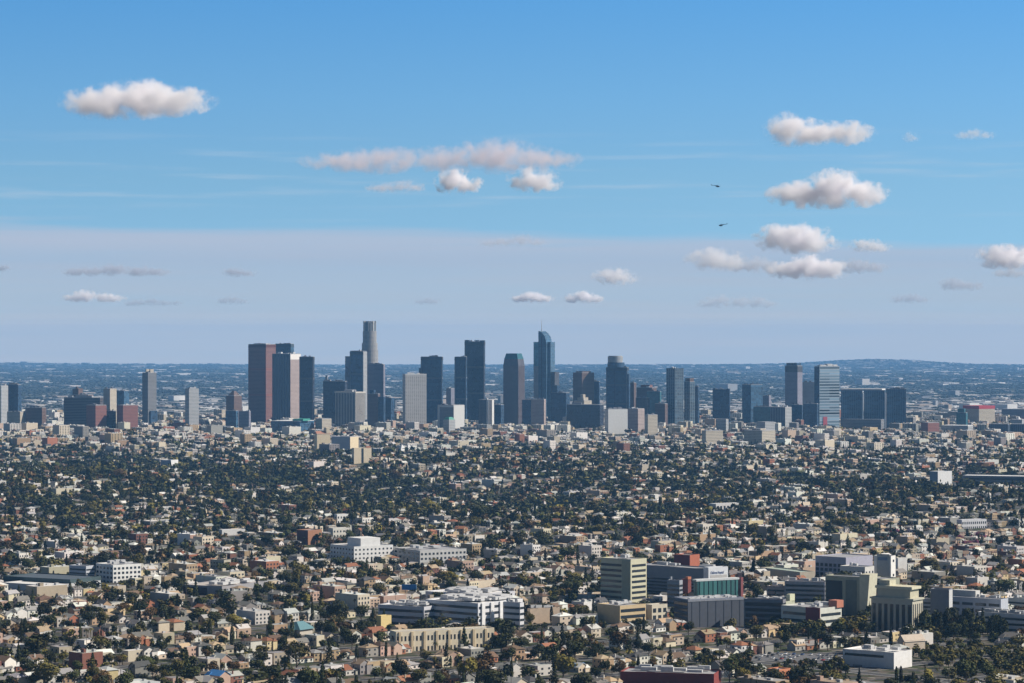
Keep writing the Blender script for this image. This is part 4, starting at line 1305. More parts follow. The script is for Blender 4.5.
def woods(x, y):
    """how wooded a place is, 0 to 1"""
    row = z2row(terrain(x, y), y)
    px = 512 + x / y * F
    b = .43 + .20 * np.exp(-((row - 500) / 36) ** 2) - .34 * np.exp(-((row - 426) / 17) ** 2)
    b += .10 * np.exp(-((row - 475) / 22) ** 2) * (px < 330)
    b -= .16 * (px > 760) * np.exp(-((row - 520) / 60) ** 2)
    b += .2 * np.exp(-((row - 492) / 10) ** 2) * (px > 800)
    b -= .12 * np.exp(-((row - 560) / 25) ** 2) * (px > 380)
    b -= .02 * (row > 555)
    return np.clip(b + .17 * sinnoise(x, y, 420, 3) + .15 * sinnoise(x, y, 160, 4), .03, .95)


def built(x, y):
    """how dense with large buildings, 0 to 1"""
    row = z2row(terrain(x, y), y)
    px = 512 + x / y * F
    b = .16 + .95 * np.clip((458 - row) / 26, 0, 1) + .12 * (px > 700)
    b += .2 * np.exp(-((row - 600) / 30) ** 2) * (px > 430)
    b -= .10 * (row > 630) + .5 * np.clip(woods(x, y) - .45, 0, 1)
    return np.clip(b + .16 * sinnoise(x, y, 500, 9), .02, 1)


NEAR_Y, FAR_Y = 1690.0, 9300.0
occ_cell = 4.0
OX, OY = -2100.0, 1500.0
occ = np.zeros((int(4200 / occ_cell), int(8000 / occ_cell)), bool)


def stamp(cx, cy, a, b, ang, pad=0.0):
    rr = math.hypot(a + pad, b + pad)
    i0, i1 = int((cx - rr - OX) / occ_cell), int((cx + rr - OX) / occ_cell) + 1
    j0, j1 = int((cy - rr - OY) / occ_cell), int((cy + rr - OY) / occ_cell) + 1
    i0, j0, i1, j1 = max(i0, 0), max(j0, 0), min(i1, occ.shape[0]), min(j1, occ.shape[1])
    if i0 >= i1 or j0 >= j1:
        return
    I, J = np.meshgrid(np.arange(i0, i1), np.arange(j0, j1), indexing='ij')
    x = OX + (I + .5) * occ_cell - cx
    y = OY + (J + .5) * occ_cell - cy
    c, s = math.cos(ang), math.sin(ang)
    m = (np.abs(x * c + y * s) < a + pad) & (np.abs(-x * s + y * c) < b + pad)
    occ[i0:i1, j0:j1] |= m


def taken(x, y):
    i = np.clip(((x - OX) / occ_cell).astype(int), 0, occ.shape[0] - 1)
    j = np.clip(((y - OY) / occ_cell).astype(int), 0, occ.shape[1] - 1)
    return occ[i, j]


for cx, cy, a, b, an in FOOT:
    stamp(cx, cy, a, b, an, 3.0)
    L0 = min(150.0, .024 * cy)          # keep the ground in front of a landmark low
    stamp(cx, cy - max(a, b) * .9 - L0 / 2, max(a, b) * .8, L0 / 2, 0.0, 0.0)


def inside(x, y, m=0.0):
    return (np.abs(x) < .1795 * y + 25 + m) & (y > NEAR_Y) & (y < FAR_Y)


def on_street(x, y, pad=0.0):
    u = x * E1[0] + y * E1[1]
    v = x * E2[0] + y * E2[1]
    return (np.mod(u, BU) < ST + pad) | (np.mod(v, BV) < ST + pad)


items = []      # style, x, y, rot, sx, sy, sz
r = np.random.default_rng(5)
# car park in front of the white warehouse and the grove at the lower right stay free of houses
PARK = (px2x(812, 1985), 1985.0, 42.0, 30.0)
stamp(PARK[0], PARK[1], PARK[2], PARK[3], R(-20))
stamp(px2x(845, 1880), 1900.0, 52.0, 85.0, 0.0)
stamp(px2x(675, 1800), 1790.0, 36.0, 75.0, 0.0)
GROVE = (px2x(985, 1960), 1960.0, 44.0, 130.0)
stamp(GROVE[0], GROVE[1], 46.0, 110.0, 0.0)
DARKW = (px2x(958, 2180), 2175.0)
stamp(DARKW[0], DARKW[1], 34, 30, 0)
# large buildings first
cand = 34000
y = np.sqrt(r.uniform(NEAR_Y ** 2, FAR_Y ** 2, cand))
x = r.uniform(-1, 1, cand) * (.1795 * y + 20)
ok = r.uniform(0, 1, cand) < built(x, y) * np.where(y > 5800, .8, .36)
ok &= ~on_street(x, y, 6)
for xx, yy in zip(x[ok], y[ok]):
    p = built(np.array([xx]), np.array([yy]))[0]
    q = r.uniform()
    if q < .17 * p and yy > 5200:
        st, s = 'tall', (r.uniform(.7, 1.5), r.uniform(.7, 1.6), r.uniform(.5, 1.15))
    elif q < .55:
        st, s = 'apartment', (r.uniform(.6, 1.05), r.uniform(.6, 1.25), r.uniform(.7, 1.2))
    elif q < .75:
        st, s = 'low', (r.uniform(.7, 1.1), r.uniform(.7, 1.3), r.uniform(.85, 1.1))
    else:
        st, s = 'store', (r.uniform(.5, 1.0), r.uniform(.5, 1.1), r.uniform(.7, 1.2))
    w_, l_, h_ = SIZES[st]
    a, b = w_ * s[0] / 2, l_ * s[1] / 2
    rot = GRID + (0 if r.uniform() < .6 else math.pi / 2)
    if yy > 7300:
        rot = R(-20) if r.uniform() < .5 else R(70)
    c, sn = math.cos(rot), math.sin(rot)
    px_ = np.array([xx, xx + c * a, xx - c * a, xx - sn * b, xx + sn * b, xx + c * a - sn * b, xx - c * a + sn * b, xx + c * a + sn * b, xx - c * a - sn * b])
    py_ = np.array([yy, yy + sn * a, yy - sn * a, yy + c * b, yy - c * b, yy + sn * a + c * b, yy - sn * a - c * b, yy + sn * a - c * b, yy - sn * a + c * b])
    if taken(px_, py_).any():
        continue
    stamp(xx, yy, a, b, rot, 2.0)
    items.append((st, xx, yy, rot, s[0], s[1], s[2]))
# then houses on their lots along the streets
U, V = np.meshgrid(np.arange(-200, 9600, 11.4), np.arange(-6200, 9000, BV / 2), indexing='ij')
u = U + r.uniform(-1.5, 1.5, U.shape)
v = np.floor(V / BV) * BV + ST + np.where(np.mod(V, BV) < 1, 14, BV - ST - 14) + r.uniform(-2, 2, U.shape)
x = (u * E1[0] + v * E2[0]).ravel()
y = (u * E1[1] + v * E2[1]).ravel()
ok = inside(x, y) & ~on_street(x, y)
x, y = x[ok], y[ok]
ok = (~taken(x, y)) & (r.uniform(0, 1, len(x)) < np.clip(1.05 - .72 * woods(x, y), .2, 1))
x, y = x[ok], y[ok]
hs = r.choice(['gable1', 'gable2', 'hip1', 'hip2', 'flat1', 'flat2'], len(x), p=[.26, .16, .2, .12, .10, .16])
jit = r.normal(0, .05, len(x))
wild = np.clip(sinnoise(x, y, 900, 21), 0, 1) * (y > 3300)
jit = jit + wild * r.uniform(-.8, .8, len(x))
flip = r.choice([0, math.pi / 2, math.pi, -math.pi / 2], len(x))
for k in range(len(x)):
    items.append((hs[k], x[k], y[k], GRID + jit[k] + flip[k], r.uniform(.7, 1.05), r.uniform(.65, 1.1), r.uniform(.85, 1.1)))
    stamp(x[k], y[k], 5, 6, GRID)
print('buildings', len(items))

# trees
nt_ = 150000
y = np.sqrt(r.uniform(NEAR_Y ** 2, FAR_Y ** 2, nt_))
x = r.uniform(-1, 1, nt_) * (.1795 * y + 20)
wd = woods(x, y)
st_ = on_street(x, y, 3)
ok = (r.uniform(0, 1, nt_) < wd ** 1.4 * 1.4) & (~taken(x, y)) & ((~on_street(x, y, -3)) | (r.uniform(0, 1, nt_) < .15))
x, y, wd = x[ok], y[ok], wd[ok]
n = len(x)
form = r.choice(['round', 'loose', 'cypress', 'conifer', 'palm'], n, p=[.56, .29, .05, .05, .05])
hgt = np.where(form == 'palm', r.uniform(9, 19, n), np.where(form == 'cypress', r.uniform(7, 15, n), np.where(form == 'conifer', r.uniform(9, 19, n), r.gamma(4.5, 1.4, n) + 2.0)))
hgt = np.clip(hgt * np.where(wd > .65, 1.15, 1.0), 2.5, 24)
wid = np.where(form == 'palm', r.uniform(3.2, 4.6, n), np.where(form == 'cypress', hgt * r.uniform(.16, .26, n), np.where(form == 'conifer', hgt * r.uniform(.38, .55, n), hgt * r.uniform(.8, 1.35, n))))
tr = [(form[k], x[k], y[k], hgt[k], wid[k]) for k in range(n)]
for k in range(60):        # the tall dark trees by the grey slab
    tr.append((('conifer', 'loose', 'cypress')[k % 3], DARKW[0] + r.uniform(-30, 30), DARKW[1] + r.uniform(-26, 26), r.uniform(10, 19), r.uniform(6, 10)))
for k in range(220):       # grove at the lower right
    tr.append((('round', 'loose')[k % 2], GROVE[0] + r.uniform(-42, 44), GROVE[1] + r.uniform(-120, 95), r.uniform(4.5, 8.5), r.uniform(5.5, 9)))
for k in range(80):        # avenue of dark trees before the right-hand hospital
    q = r.uniform(0, 1)
    pxk = 770 + 75 * q
    yy = 2190 + r.uniform(-40, 25)
    tr.append((('round', 'loose')[k % 2], px2x(pxk, yy), yy, r.uniform(7, 12), r.uniform(8, 12)))
for k in range(34):        # trees along the near edge of the car park
    yy = r.uniform(1868, 1938)
    tr.append((('round', 'loose')[k % 2], px2x(r.uniform(758, 846), yy), yy, r.uniform(4.5, 7.5), r.uniform(5, 8.5)))
for k in range(26):        # pink blossom trees
    yy = row2d(540 + r.uniform(-4, 6), 955) + r.uniform(-40, 40)
    tr.append(('blossom', px2x(r.uniform(940, 985) if k < 20 else r.uniform(890, 900), yy), yy, r.uniform(6, 9), r.uniform(7, 11)))
for px_, rw, hh in ((45, 540, 24), (58, 548, 26), (62, 552, 22), (330, 640, 17), (344, 645, 19), (352, 650, 18), (362, 652, 16), (160, 622, 20), (190, 560, 22), (200, 566, 18), (150, 565, 16)):
    yy = row2d(rw, px_)
    tr.append(('loose', px2x(px_, yy), yy, hh * .8, hh * .75))
for px_, rw in ((270, 636), (292, 640), (210, 640), (232, 648), (640, 600), (560, 650), (70, 600)):
    yy = row2d(rw, px_)
    tr.append(('cypress', px2x(px_, yy), yy, 15, 3.6))
print('trees', len(tr))

# ------------------------------------------------------------------ which of them the photograph's side can see
recs = []      # y, left px, right px, top row, kind ('b','t','l'), index
bz = terrain(np.array([i[1] for i in items]), np.array([i[2] for i in items]))
tz = terrain(np.array([t_[1] for t_ in tr]), np.array([t_[2] for t_ in tr]))
for k, it in enumerate(items):
    w_, l_, h_ = SIZES[it[0]]
    c, s = abs(math.cos(it[3])), abs(math.sin(it[3]))
    hw = (w_ * it[4] * c + l_ * it[5] * s) / 2
    cx = 512 + it[1] / it[2] * F
    recs.append((it[2], cx - hw / it[2] * F, cx + hw / it[2] * F, z2row(bz[k] + h_ * it[6], it[2]), 'b', k, z2row(bz[k], it[2])))
for k, t_ in enumerate(tr):
    cx = 512 + t_[1] / t_[2] * F
    hw = t_[4] * .42 / t_[2] * F
    recs.append((t_[2], cx - hw, cx + hw, z2row(tz[k] + t_[3] * .92, t_[2]), 't', k, z2row(tz[k], t_[2])))
for l_, r_, top, d, base in LMK:
    recs.append((d, l_, r_, top, 'l', -1, base))
recs.sort(key=lambda q: q[0])
sil = np.full(1024 * 2, 683.0)
bvis, tvis = np.zeros(len(items)), np.zeros(len(tr))
bkeep, tkeep = np.zeros(len(items), bool), np.zeros(len(tr), bool)
for yy, l_, r_, top, kd, k, base in recs:
    i0, i1 = int(max(0, l_ * 2)), int(min(2048, math.ceil(r_ * 2)))
    if i0 >= i1:
        if kd == 'b':
            bkeep[k] = yy < 2600
        elif kd == 't':
            tkeep[k] = yy < 2600
        continue
    seg = sil[i0:i1]
    gain = np.clip(np.minimum(seg, base) - top, 0, None)
    vis = gain.sum() / 2
    if kd == 'b':
        bvis[k] = vis
        bkeep[k] = vis > 0 or seg.max() > top - 2.0
    elif kd == 't':
        tvis[k] = vis
        tkeep[k] = vis > 0 or seg.max() > top - 1.2
    sil[i0:i1] = np.minimum(seg, top)
print('kept', bkeep.sum(), 'of', len(items), 'buildings;', tkeep.sum(), 'of', len(tr), 'trees')

# ------------------------------------------------------------------ their colours
WALLS = [('white', (.68, .66, .63), .30), ('cream', (.62, .55, .44), .16), ('beige', (.46, .40, .32), .12), ('pale grey', (.46, .44, .42), .07), ('grey', (.27, .26, .25), .09),
         ('pinkish', (.50, .36, .29), .06), ('yellow', (.62, .50, .30), .02), ('tan', (.40, .29, .19), .10), ('terracotta', (.36, .15, .09), .03), ('brick', (.22, .10, .075), .04)]
ROOFS = [('white', (.62, .61, .59), .17), ('pale grey', (.38, .38, .38), .16), ('grey', (.21, .20, .19), .19), ('dark grey', (.095, .095, .10), .16), ('brown', (.16, .105, .075), .13),
         ('terracotta', (.30, .13, .075), .08), ('tan', (.40, .30, .20), .15)]
FROOFS = [('white', (.66, .65, .63), .36), ('pale grey', (.44, .44, .44), .28), ('grey', (.24, .24, .245), .22), ('tan', (.46, .37, .27), .20)]
LEAVES = [('dark green', (.036, .042, .017), .36), ('deep green', (.050, .060, .022), .22), ('olive', (.090, .084, .028), .20), ('yellowish green', (.14, .125, .032), .08), ('brownish', (.10, .066, .032), .09), ('near-black', (.020, .024, .014), .05)]


def pick(tab, n, r):
    p = np.array([t_[2] for t_ in tab])
    return r.choice(len(tab), n, p=p / p.sum())


r = np.random.default_rng(77)
nb = len(items)
flatk = np.array([not (i[0].startswith('gable') or i[0].startswith('hip')) for i in items])
wi = pick(WALLS, nb, r)
ri = np.where(flatk, 100 + pick(FROOFS, nb, r), pick(ROOFS, nb, r))
big = np.array([i[0] in ('apartment', 'tall', 'store') for i in items])
wcol = np.array([WALLS[k][1] for k in wi]) * r.uniform(.78, 1.12, (nb, 1)) * r.uniform(.96, 1.04, (nb, 3)) * np.array((1.02, 1.0, .95))
rcol = np.array([(FROOFS[k - 100] if k >= 100 else ROOFS[k])[1] for k in ri]) * r.uniform(.7, 1.15, (nb, 1)) * r.uniform(.96, 1.04, (nb, 3)) * np.array((1.01, 1.0, .965))
ntr = len(tr)
li = pick(LEAVES, ntr, r)
for k, t_ in enumerate(tr):
    if t_[0] in ('cypress', 'conifer'):
        li[k] = (0, 5, 1)[int(r.integers(0, 3))]
    if t_[2] < 2110 and abs(t_[1] - GROVE[0]) < 46 and t_[1] > 200:
        li[k] = (2, 1, 2)[int(r.integers(0, 3))]
lcol = np.array([LEAVES[k][1] for k in li]) * r.uniform(.7, 1.6, (ntr, 1)) * np.array((1.08, 1.0, .85))
for k, t_ in enumerate(tr):
    if t_[0] == 'blossom':
        lcol[k] = np.array((.30, .085, .15)) * r.uniform(.7, 1.2)


RNAME = {}
for px_, rw in ((216, 676), (588, 664)):     # two roofs under blue tarpaulins
    yy = row2d(rw + 6, px_)
    best = min((k for k in range(nb) if not flatk[k] or items[k][0] in ('flat1', 'flat2')), key=lambda k: (items[k][1] - px2x(px_, yy)) ** 2 + (items[k][2] - yy) ** 2 * .1)
    rcol[best] = (.06, .22, .5)
    RNAME[best] = 'bright blue'


# ------------------------------------------------------------------ merging the small far ones
def merge(name, chunks, m, kind='stuff', label=None):
    """chunks: list of (verts (n,nv,3), faces (nf, 3 or 4), colours (n,nf,3))"""
    Vs, loops, starts, cols = [], [], [], []
    vo, lo = 0, 0
    for V, Fc, Cc in chunks:
        n, nv = V.shape[:2]
        nf, k = Fc.shape
        Vs.append(V.reshape(-1, 3))
        idx = Fc[None] + (vo + np.arange(n) * nv)[:, None, None]
        loops.append(idx.reshape(-1))
        starts.append(lo + np.arange(n * nf) * k)
        cols.append(Cc.reshape(-1, 3))
        vo += n * nv
        lo += n * nf * k
    V = np.concatenate(Vs).astype(np.float32)
    lp = np.concatenate(loops).astype(np.int32)
    stt = np.concatenate(starts).astype(np.int32)
    cc = np.concatenate(cols).astype(np.float32)
    me = bpy.data.meshes.new(name)
    me.vertices.add(len(V))
    me.vertices.foreach_set('co', V.ravel())
    me.loops.add(len(lp))
    me.loops.foreach_set('vertex_index', lp)
    me.polygons.add(len(stt))
    me.polygons.foreach_set('loop_start', stt)
    me.polygons.foreach_set('use_smooth', np.zeros(len(stt), bool))
    at = me.attributes.new('Col', 'FLOAT_COLOR', 'FACE')
    at.data.foreach_set('color', np.concatenate([cc, np.ones((len(cc), 1), np.float32)], 1).ravel())
    me.materials.append(m)
    me.update(calc_edges=True)
    o = bpy.data.objects.new(name, me)
    C.objects.link(o)
    o['kind'] = kind
    if label:
        o['label'] = label
    return o


def proto_arrays(parts):
    """all parts of a prototype as vertex, quad and tri arrays with a colour class per face"""
    V, Q, T, qc, tc_ = [], [], [], [], []
    for nm, b, cl in parts:
        o = len(V)
        V += b.v
        for f in b.f:
            f = [o + i for i in f]
            if len(f) == 4:
                Q.append(f); qc.append(cl)
            elif len(f) == 3:
                T.append(f); tc_.append(cl)
            else:
                for i in range(1, len(f) - 1):
                    T.append([f[0], f[i], f[i + 1]]); tc_.append(cl)
    return np.array(V, float), (np.array(Q) if Q else None), (np.array(T) if T else None), qc, tc_


def building_chunks(idx, lod):
    out = []
    for st in STYLES:
        ii = np.array([k for k in idx if items[k][0] == st])
        if len(ii) == 0:
            continue
        V, Q, T, qc, tc_ = proto_arrays(lod[st])
        A = np.array([items[k][1:] for k in ii])
        P = V[None] * A[:, None, 3:6]
        c, s = np.cos(A[:, 2])[:, None], np.sin(A[:, 2])[:, None]
        X = P[..., 0] * c - P[..., 1] * s + A[:, 0:1]
        Y = P[..., 0] * s + P[..., 1] * c + A[:, 1:2]
        Z = P[..., 2] + bz[ii][:, None]
        W = np.stack([X, Y, Z], -1)
        tab = {'wall': wcol[ii], 'wall2': wcol[ii] * .8, 'roof': rcol[ii], 'glass': np.tile((.04, .045, .05), (len(ii), 1)), 'door': np.tile((.12, .08, .06), (len(ii), 1)), 'metal': np.tile((.45, .45, .45), (len(ii), 1))}
        off = 0
        for Fc, cl in ((Q, qc), (T, tc_)):
            if Fc is not None:
                out.append((W, Fc, np.stack([tab[c_] for c_ in cl], 1)))
    return out


def tree_chunks(idx, nleaf, leaf, nvar=6):
    out = []
    for fm in ('round', 'loose', 'cypress', 'conifer', 'palm', 'blossom'):
        ii = np.array([k for k in idx if tr[k][0] == fm])
        if len(ii) == 0:
            continue
        for vv in range(nvar):
            jj = ii[vv::nvar]
            if len(jj) == 0:
                continue
            A = np.array([tr[k][1:] for k in jj])
            if fm == 'palm':
                q = crown_proto(vv + 50, max(8, nleaf // 3), 'round', leaf * 1.2)
                h0, hh, ww = A[:, 2] * .78, A[:, 2] * .22, A[:, 3]
            else:
                q = crown_proto(vv * 7 + len(fm), nleaf if fm != 'cypress' else nleaf // 2 + 4, 'round' if fm == 'blossom' else fm, leaf * (1.5 if fm == 'cypress' else 1))
                h0 = A[:, 2] * (.06 if fm in ('cypress', 'conifer') else .16)
                hh, ww = A[:, 2] - h0, A[:, 3]
            nq = len(q)
            P = q.reshape(-1, 3)
            an = r.uniform(0, 6.28, len(jj))[:, None]
            c, s = np.cos(an), np.sin(an)
            X = (P[None, :, 0] * c - P[None, :, 1] * s) * ww[:, None] + A[:, 0:1]
            Y = (P[None, :, 0] * s + P[None, :, 1] * c) * ww[:, None] + A[:, 1:2]
            Z = P[None, :, 2] * hh[:, None] + h0[:, None] + tz[jj][:, None]
            Fc = np.arange(nq * 4).reshape(nq, 4)
            vary = r.uniform(.6, 1.45, (1, nq, 1))
            out.append((np.stack([X, Y, Z], -1), Fc, lcol[jj][:, None, :] * vary))
            # trunks
            tv = np.array([(-1, -1, 0), (1, -1, 0), (1, 1, 0), (-1, 1, 0), (-.6, -.6, 1), (.6, -.6, 1), (.6, .6, 1), (-.6, .6, 1)], float)
            tf = np.array([(0, 1, 5, 4), (1, 2, 6, 5), (2, 3, 7, 6), (3, 0, 4, 7)])
            rad = np.where(fm == 'palm', .22, .022 * A[:, 2] + .06)
            th = h0 + hh * .4
            TX = tv[None, :, 0] * rad[:, None] + A[:, 0:1]
            TY = tv[None, :, 1] * rad[:, None] + A[:, 1:2]
            TZ = tv[None, :, 2] * (th[:, None] + 1) + tz[jj][:, None] - 1
            out.append((np.stack([TX, TY, TZ], -1), tf, np.tile((.09, .07, .05), (len(jj), 4, 1))))
    return out


# ------------------------------------------------------------------ the three hundred of each kind that show largest
house_i = [k for k in range(nb) if items[k][0][-1] in '12']
flat_i = [k for k in range(nb) if items[k][0][-1] not in '12']


def largest(idx, vis, n):
    return sorted((k for k in idx if vis[k] > 2.0), key=lambda k: -vis[k])[:n]


sel_h = largest(house_i, bvis, 300)
sel_f = largest(flat_i, bvis, 300)
kinds_t = {'broad': ('round', 'loose'), 'cypress': ('cypress',), 'conifer': ('conifer',), 'palm': ('palm',), 'blossom': ('blossom',)}
sel_t = {kk: largest([k for k in range(ntr) if tr[k][0] in fs], tvis, {'broad': 300, 'cypress': 90, 'conifer': 90, 'palm': 60, 'blossom': 26}[kk]) for kk, fs in kinds_t.items()}
chosen_b = set(sel_h) | set(sel_f)
chosen_t = set(k for v_ in sel_t.values() for k in v_)

rest_b = [k for k in range(nb) if bkeep[k] and k not in chosen_b]
rest_t = [k for k in range(ntr) if tkeep[k] and k not in chosen_t]
SIMPLE = {st: [p for p in LOD[st] if p[2] != 'glass' or st in ('tall', 'apartment')] for st in STYLES}
merge('distant_houses', building_chunks([k for k in rest_b if items[k][2] < 4300 and items[k][0][-1] in '12'], LOD) + building_chunks([k for k in rest_b if items[k][2] >= 4300 and items[k][0][-1] in '12'], SIMPLE), M_ATT)
merge('distant_buildings', building_chunks([k for k in rest_b if items[k][0][-1] not in '12'], LOD), M_ATT)
merge('distant_trees', tree_chunks([k for k in rest_t if tr[k][2] < 3000], 150, .085) + tree_chunks([k for k in rest_t if 3000 <= tr[k][2] < 4600], 70, .12) + tree_chunks([k for k in rest_t if tr[k][2] >= 4600], 34, .17), M_LEAFM)

# ------------------------------------------------------------------ labels that say which one
ANCH.sort(key=lambda a: (a[2], a[1]))


def relation(px, row):
    best, bd = None, 1e9
    for ph, ax, ar in ANCH:
        dd = math.hypot(px - ax, (row - ar) * 2.2)
        if dd < bd:
            best, bd = (ph, ax, ar), dd
    ph, ax, ar = best
    dx, dr = px - ax, row - ar
    if dr > 8 and abs(dx) < 60:
        return 'in front of ' + ph
    if dr < -8 and abs(dx) < 60:
        return 'behind ' + ph
    return ('left of ' if dx < 0 else 'right of ') + ph


ORD = ['leftmost', 'second from left', 'third from left', 'fourth from left', 'fifth from left', 'sixth from left', 'seventh from left', 'eighth from left', 'ninth from left', 'tenth from left']


def finish_labels(recs_):
    """recs_: (object, base phrase, px, row); repeats are told apart by their order from the left"""
    groups = {}
    for o, ph, px, row in recs_:
        groups.setdefault(ph + ', ' + relation(px, row), []).append((px, row, o))
    for ph, lst in groups.items():
        lst.sort(key=lambda q: q[0])
        n_ = len(lst)
        for i, (px, row, o) in enumerate(lst):
            if n_ == 1:
                q = ''
            elif i == 0:
                q = ', leftmost of %d' % n_
            elif i == n_ - 1:
                q = ', rightmost of %d' % n_
            elif i < 10:
                q = ', ' + ORD[i]
            else:
                q = ', %dth from left' % (i + 1)
            t_ = ph + q
            if len(t_.replace('-', ' ').split()) > 16:
                bits = ph.split(', ')
                t_ = ', '.join([bits[0]] + bits[2:]) + q if len(bits) > 2 else t_
            if len(t_.replace('-', ' ').split()) > 16:
                t_ = t_.replace(' two storey', '').replace(' of %d' % n_, '').replace('big ', '').replace('small ', '')
            o['label'] = t_


MESHES = {}


def proto_meshes(st):
    if st not in MESHES:
        cache, out = {}, []
        for nm, b, cl in PROTO[st]:
            out.append((nm, b.mesh(nm, M_GLASS if cl == 'glass' else M_OBJ), cl))
        MESHES[st] = out
    return MESHES[st]


TEMPLATE = {}


def copy_thing(root):
    c_ = root.copy()
    C.objects.link(c_)
    kids, twin = [], {root.name: c_}
    for o in KIDS[root.name]:
        d_ = o.copy()
        C.objects.link(d_)
        d_.parent = twin[o.parent.name]
        twin[o.name] = d_
        kids.append(d_)
    return c_, kids


KIDS = {}
lab_recs = []
STN = {'gable1': 'gabled', 'gable2': 'two storey gabled', 'hip1': 'hip roofed', 'hip2': 'two storey hip roofed', 'flat1': 'flat roofed', 'flat2': 'two storey flat roofed'}
FTN = {'low': ('small_apartment_house', 'apartment house', 'two storey flats'), 'apartment': ('apartment_building', 'apartment block', 'apartment block'), 'tall': ('mid_rise_building', 'mid-rise', 'mid-rise block'), 'store': ('flat_roofed_store', 'store', 'flat roofed store')}
for k in sel_h + sel_f:
    st, x_0, y_0, rot, sx, sy, sz = items[k]
    house = st[-1] in '12'
    if st not in TEMPLATE:
        nm = 'house' if house else FTN[st][0]
        root = thing(nm, '', 'house' if house else FTN[st][1], group='houses of the town' if house else 'flat roofed buildings of the town')
        kids = [inst(pn, me, root) for pn, me, cl in proto_meshes(st)]
        roof_o = next(o for o in kids if o.name.startswith('roof') and not o.name.startswith('rooftop'))
        for o in kids:
            if o.name.startswith(('chimney', 'rooftop_unit')):
                o.parent = roof_o
        KIDS[root.name] = kids
        TEMPLATE[st] = root
    else:
        root, kids = copy_thing(TEMPLATE[st])
    root.location = (x_0, y_0, bz[k])
    root.rotation_euler = (0, 0, rot)
    root.scale = (sx, sy, sz)
    for o, (pn, me, cl) in zip(kids, proto_meshes(st)):
        col = {'wall': wcol[k], 'wall2': wcol[k] * .8, 'roof': rcol[k], 'metal': (.45, .45, .45), 'door': (.12, .08, .06), 'glass': (1, 1, 1)}[cl]
        o.color = (float(col[0]), float(col[1]), float(col[2]), 1)
    px = 512 + x_0 / y_0 * F
    row = z2row(bz[k], y_0)
    rn = (FROOFS[ri[k] - 100] if ri[k] >= 100 else ROOFS[ri[k]])[0]
    if house:
        ph = '%s %s house, %s roof' % (WALLS[wi[k]][0], STN[st], RNAME.get(k, rn))
    else:
        ph = '%s %s, %s roof' % (WALLS[wi[k]][0], FTN[st][2], rn)
    lab_recs.append((root, ph, px, row))


# individual trees: trunk with limbs, and a crown of leaf clumps
def crown_mesh(name, q, m):
    me = bpy.data.meshes.new(name)
    n_ = len(q)
    me.from_pydata(q.reshape(-1, 3).tolist(), [], np.arange(n_ * 4).reshape(n_, 4).tolist())
    me.materials.append(m)
    return me


def trunk_mesh(form, seed):
    b = MB()
    rr = random.Random(seed)
    if form == 'palm':
        b.cyl(0, 0, -.05, .012, .9, 7, .009)
    else:
        top = .5 if form in ('round', 'loose') else .85
        b.cyl(0, 0, -.05, .032, .05 + top, 7, .012)
        if form in ('round', 'loose'):
            for i in range(5):
                a_ = i * 1.257 + rr.uniform(-.3, .3)
                z0, ln = rr.uniform(.16, .3), rr.uniform(.2, .34)
                p0 = Vector((0, 0, z0))
                p1 = Vector((math.cos(a_) * ln, math.sin(a_) * ln, z0 + rr.uniform(.2, .35)))
                ax = (p1 - p0).normalized()
                s1 = ax.orthogonal().normalized()
                s2 = ax.cross(s1)
                o_ = len(b.v)
                for p, w_ in ((p0, .016), (p1, .005)):
                    for q_ in range(5):
                        t_ = q_ * 1.2566
                        v_ = p + (s1 * math.cos(t_) + s2 * math.sin(t_)) * w_
                        b.v.append(tuple(v_))
                for q_ in range(5):
                    b.f.append((o_ + q_, o_ + (q_ + 1) % 5, o_ + 5 + (q_ + 1) % 5, o_ + 5 + q_))
    return b.mesh('trunk', M_BARK)


def palm_crown(seed):
    """drooping fronds, unit tree height"""
    rr = random.Random(seed)
    q = []
    for i in range(26):
        a_ = i * 2.4 + rr.uniform(-.2, .2)
        up = rr.uniform(-.5, 1.1)
        ln = rr.uniform(.14, .19)
        ca, sa = math.cos(a_), math.sin(a_)
        prev = (0.0, .9)
        for sgm in range(3):
            t0 = (sgm + 1) / 3
            rad = ln * t0 * math.cos(up * .6)
            z_1 = .9 + ln * (math.sin(up) * t0 - .9 * t0 * t0)
            w0, w1 = .018 * (1 - .2 * sgm), .018 * (.8 - .3 * sgm)
            q.append([(prev[0] * ca - w0 * sa, prev[0] * sa + w0 * ca, prev[1]), (prev[0] * ca + w0 * sa, prev[0] * sa - w0 * ca, prev[1] - .004),
                      (rad * ca + w1 * sa, rad * sa - w1 * ca, z_1 - .004), (rad * ca - w1 * sa, rad * sa + w1 * ca, z_1)])
            prev = (rad, z_1)
    return np.array(q)


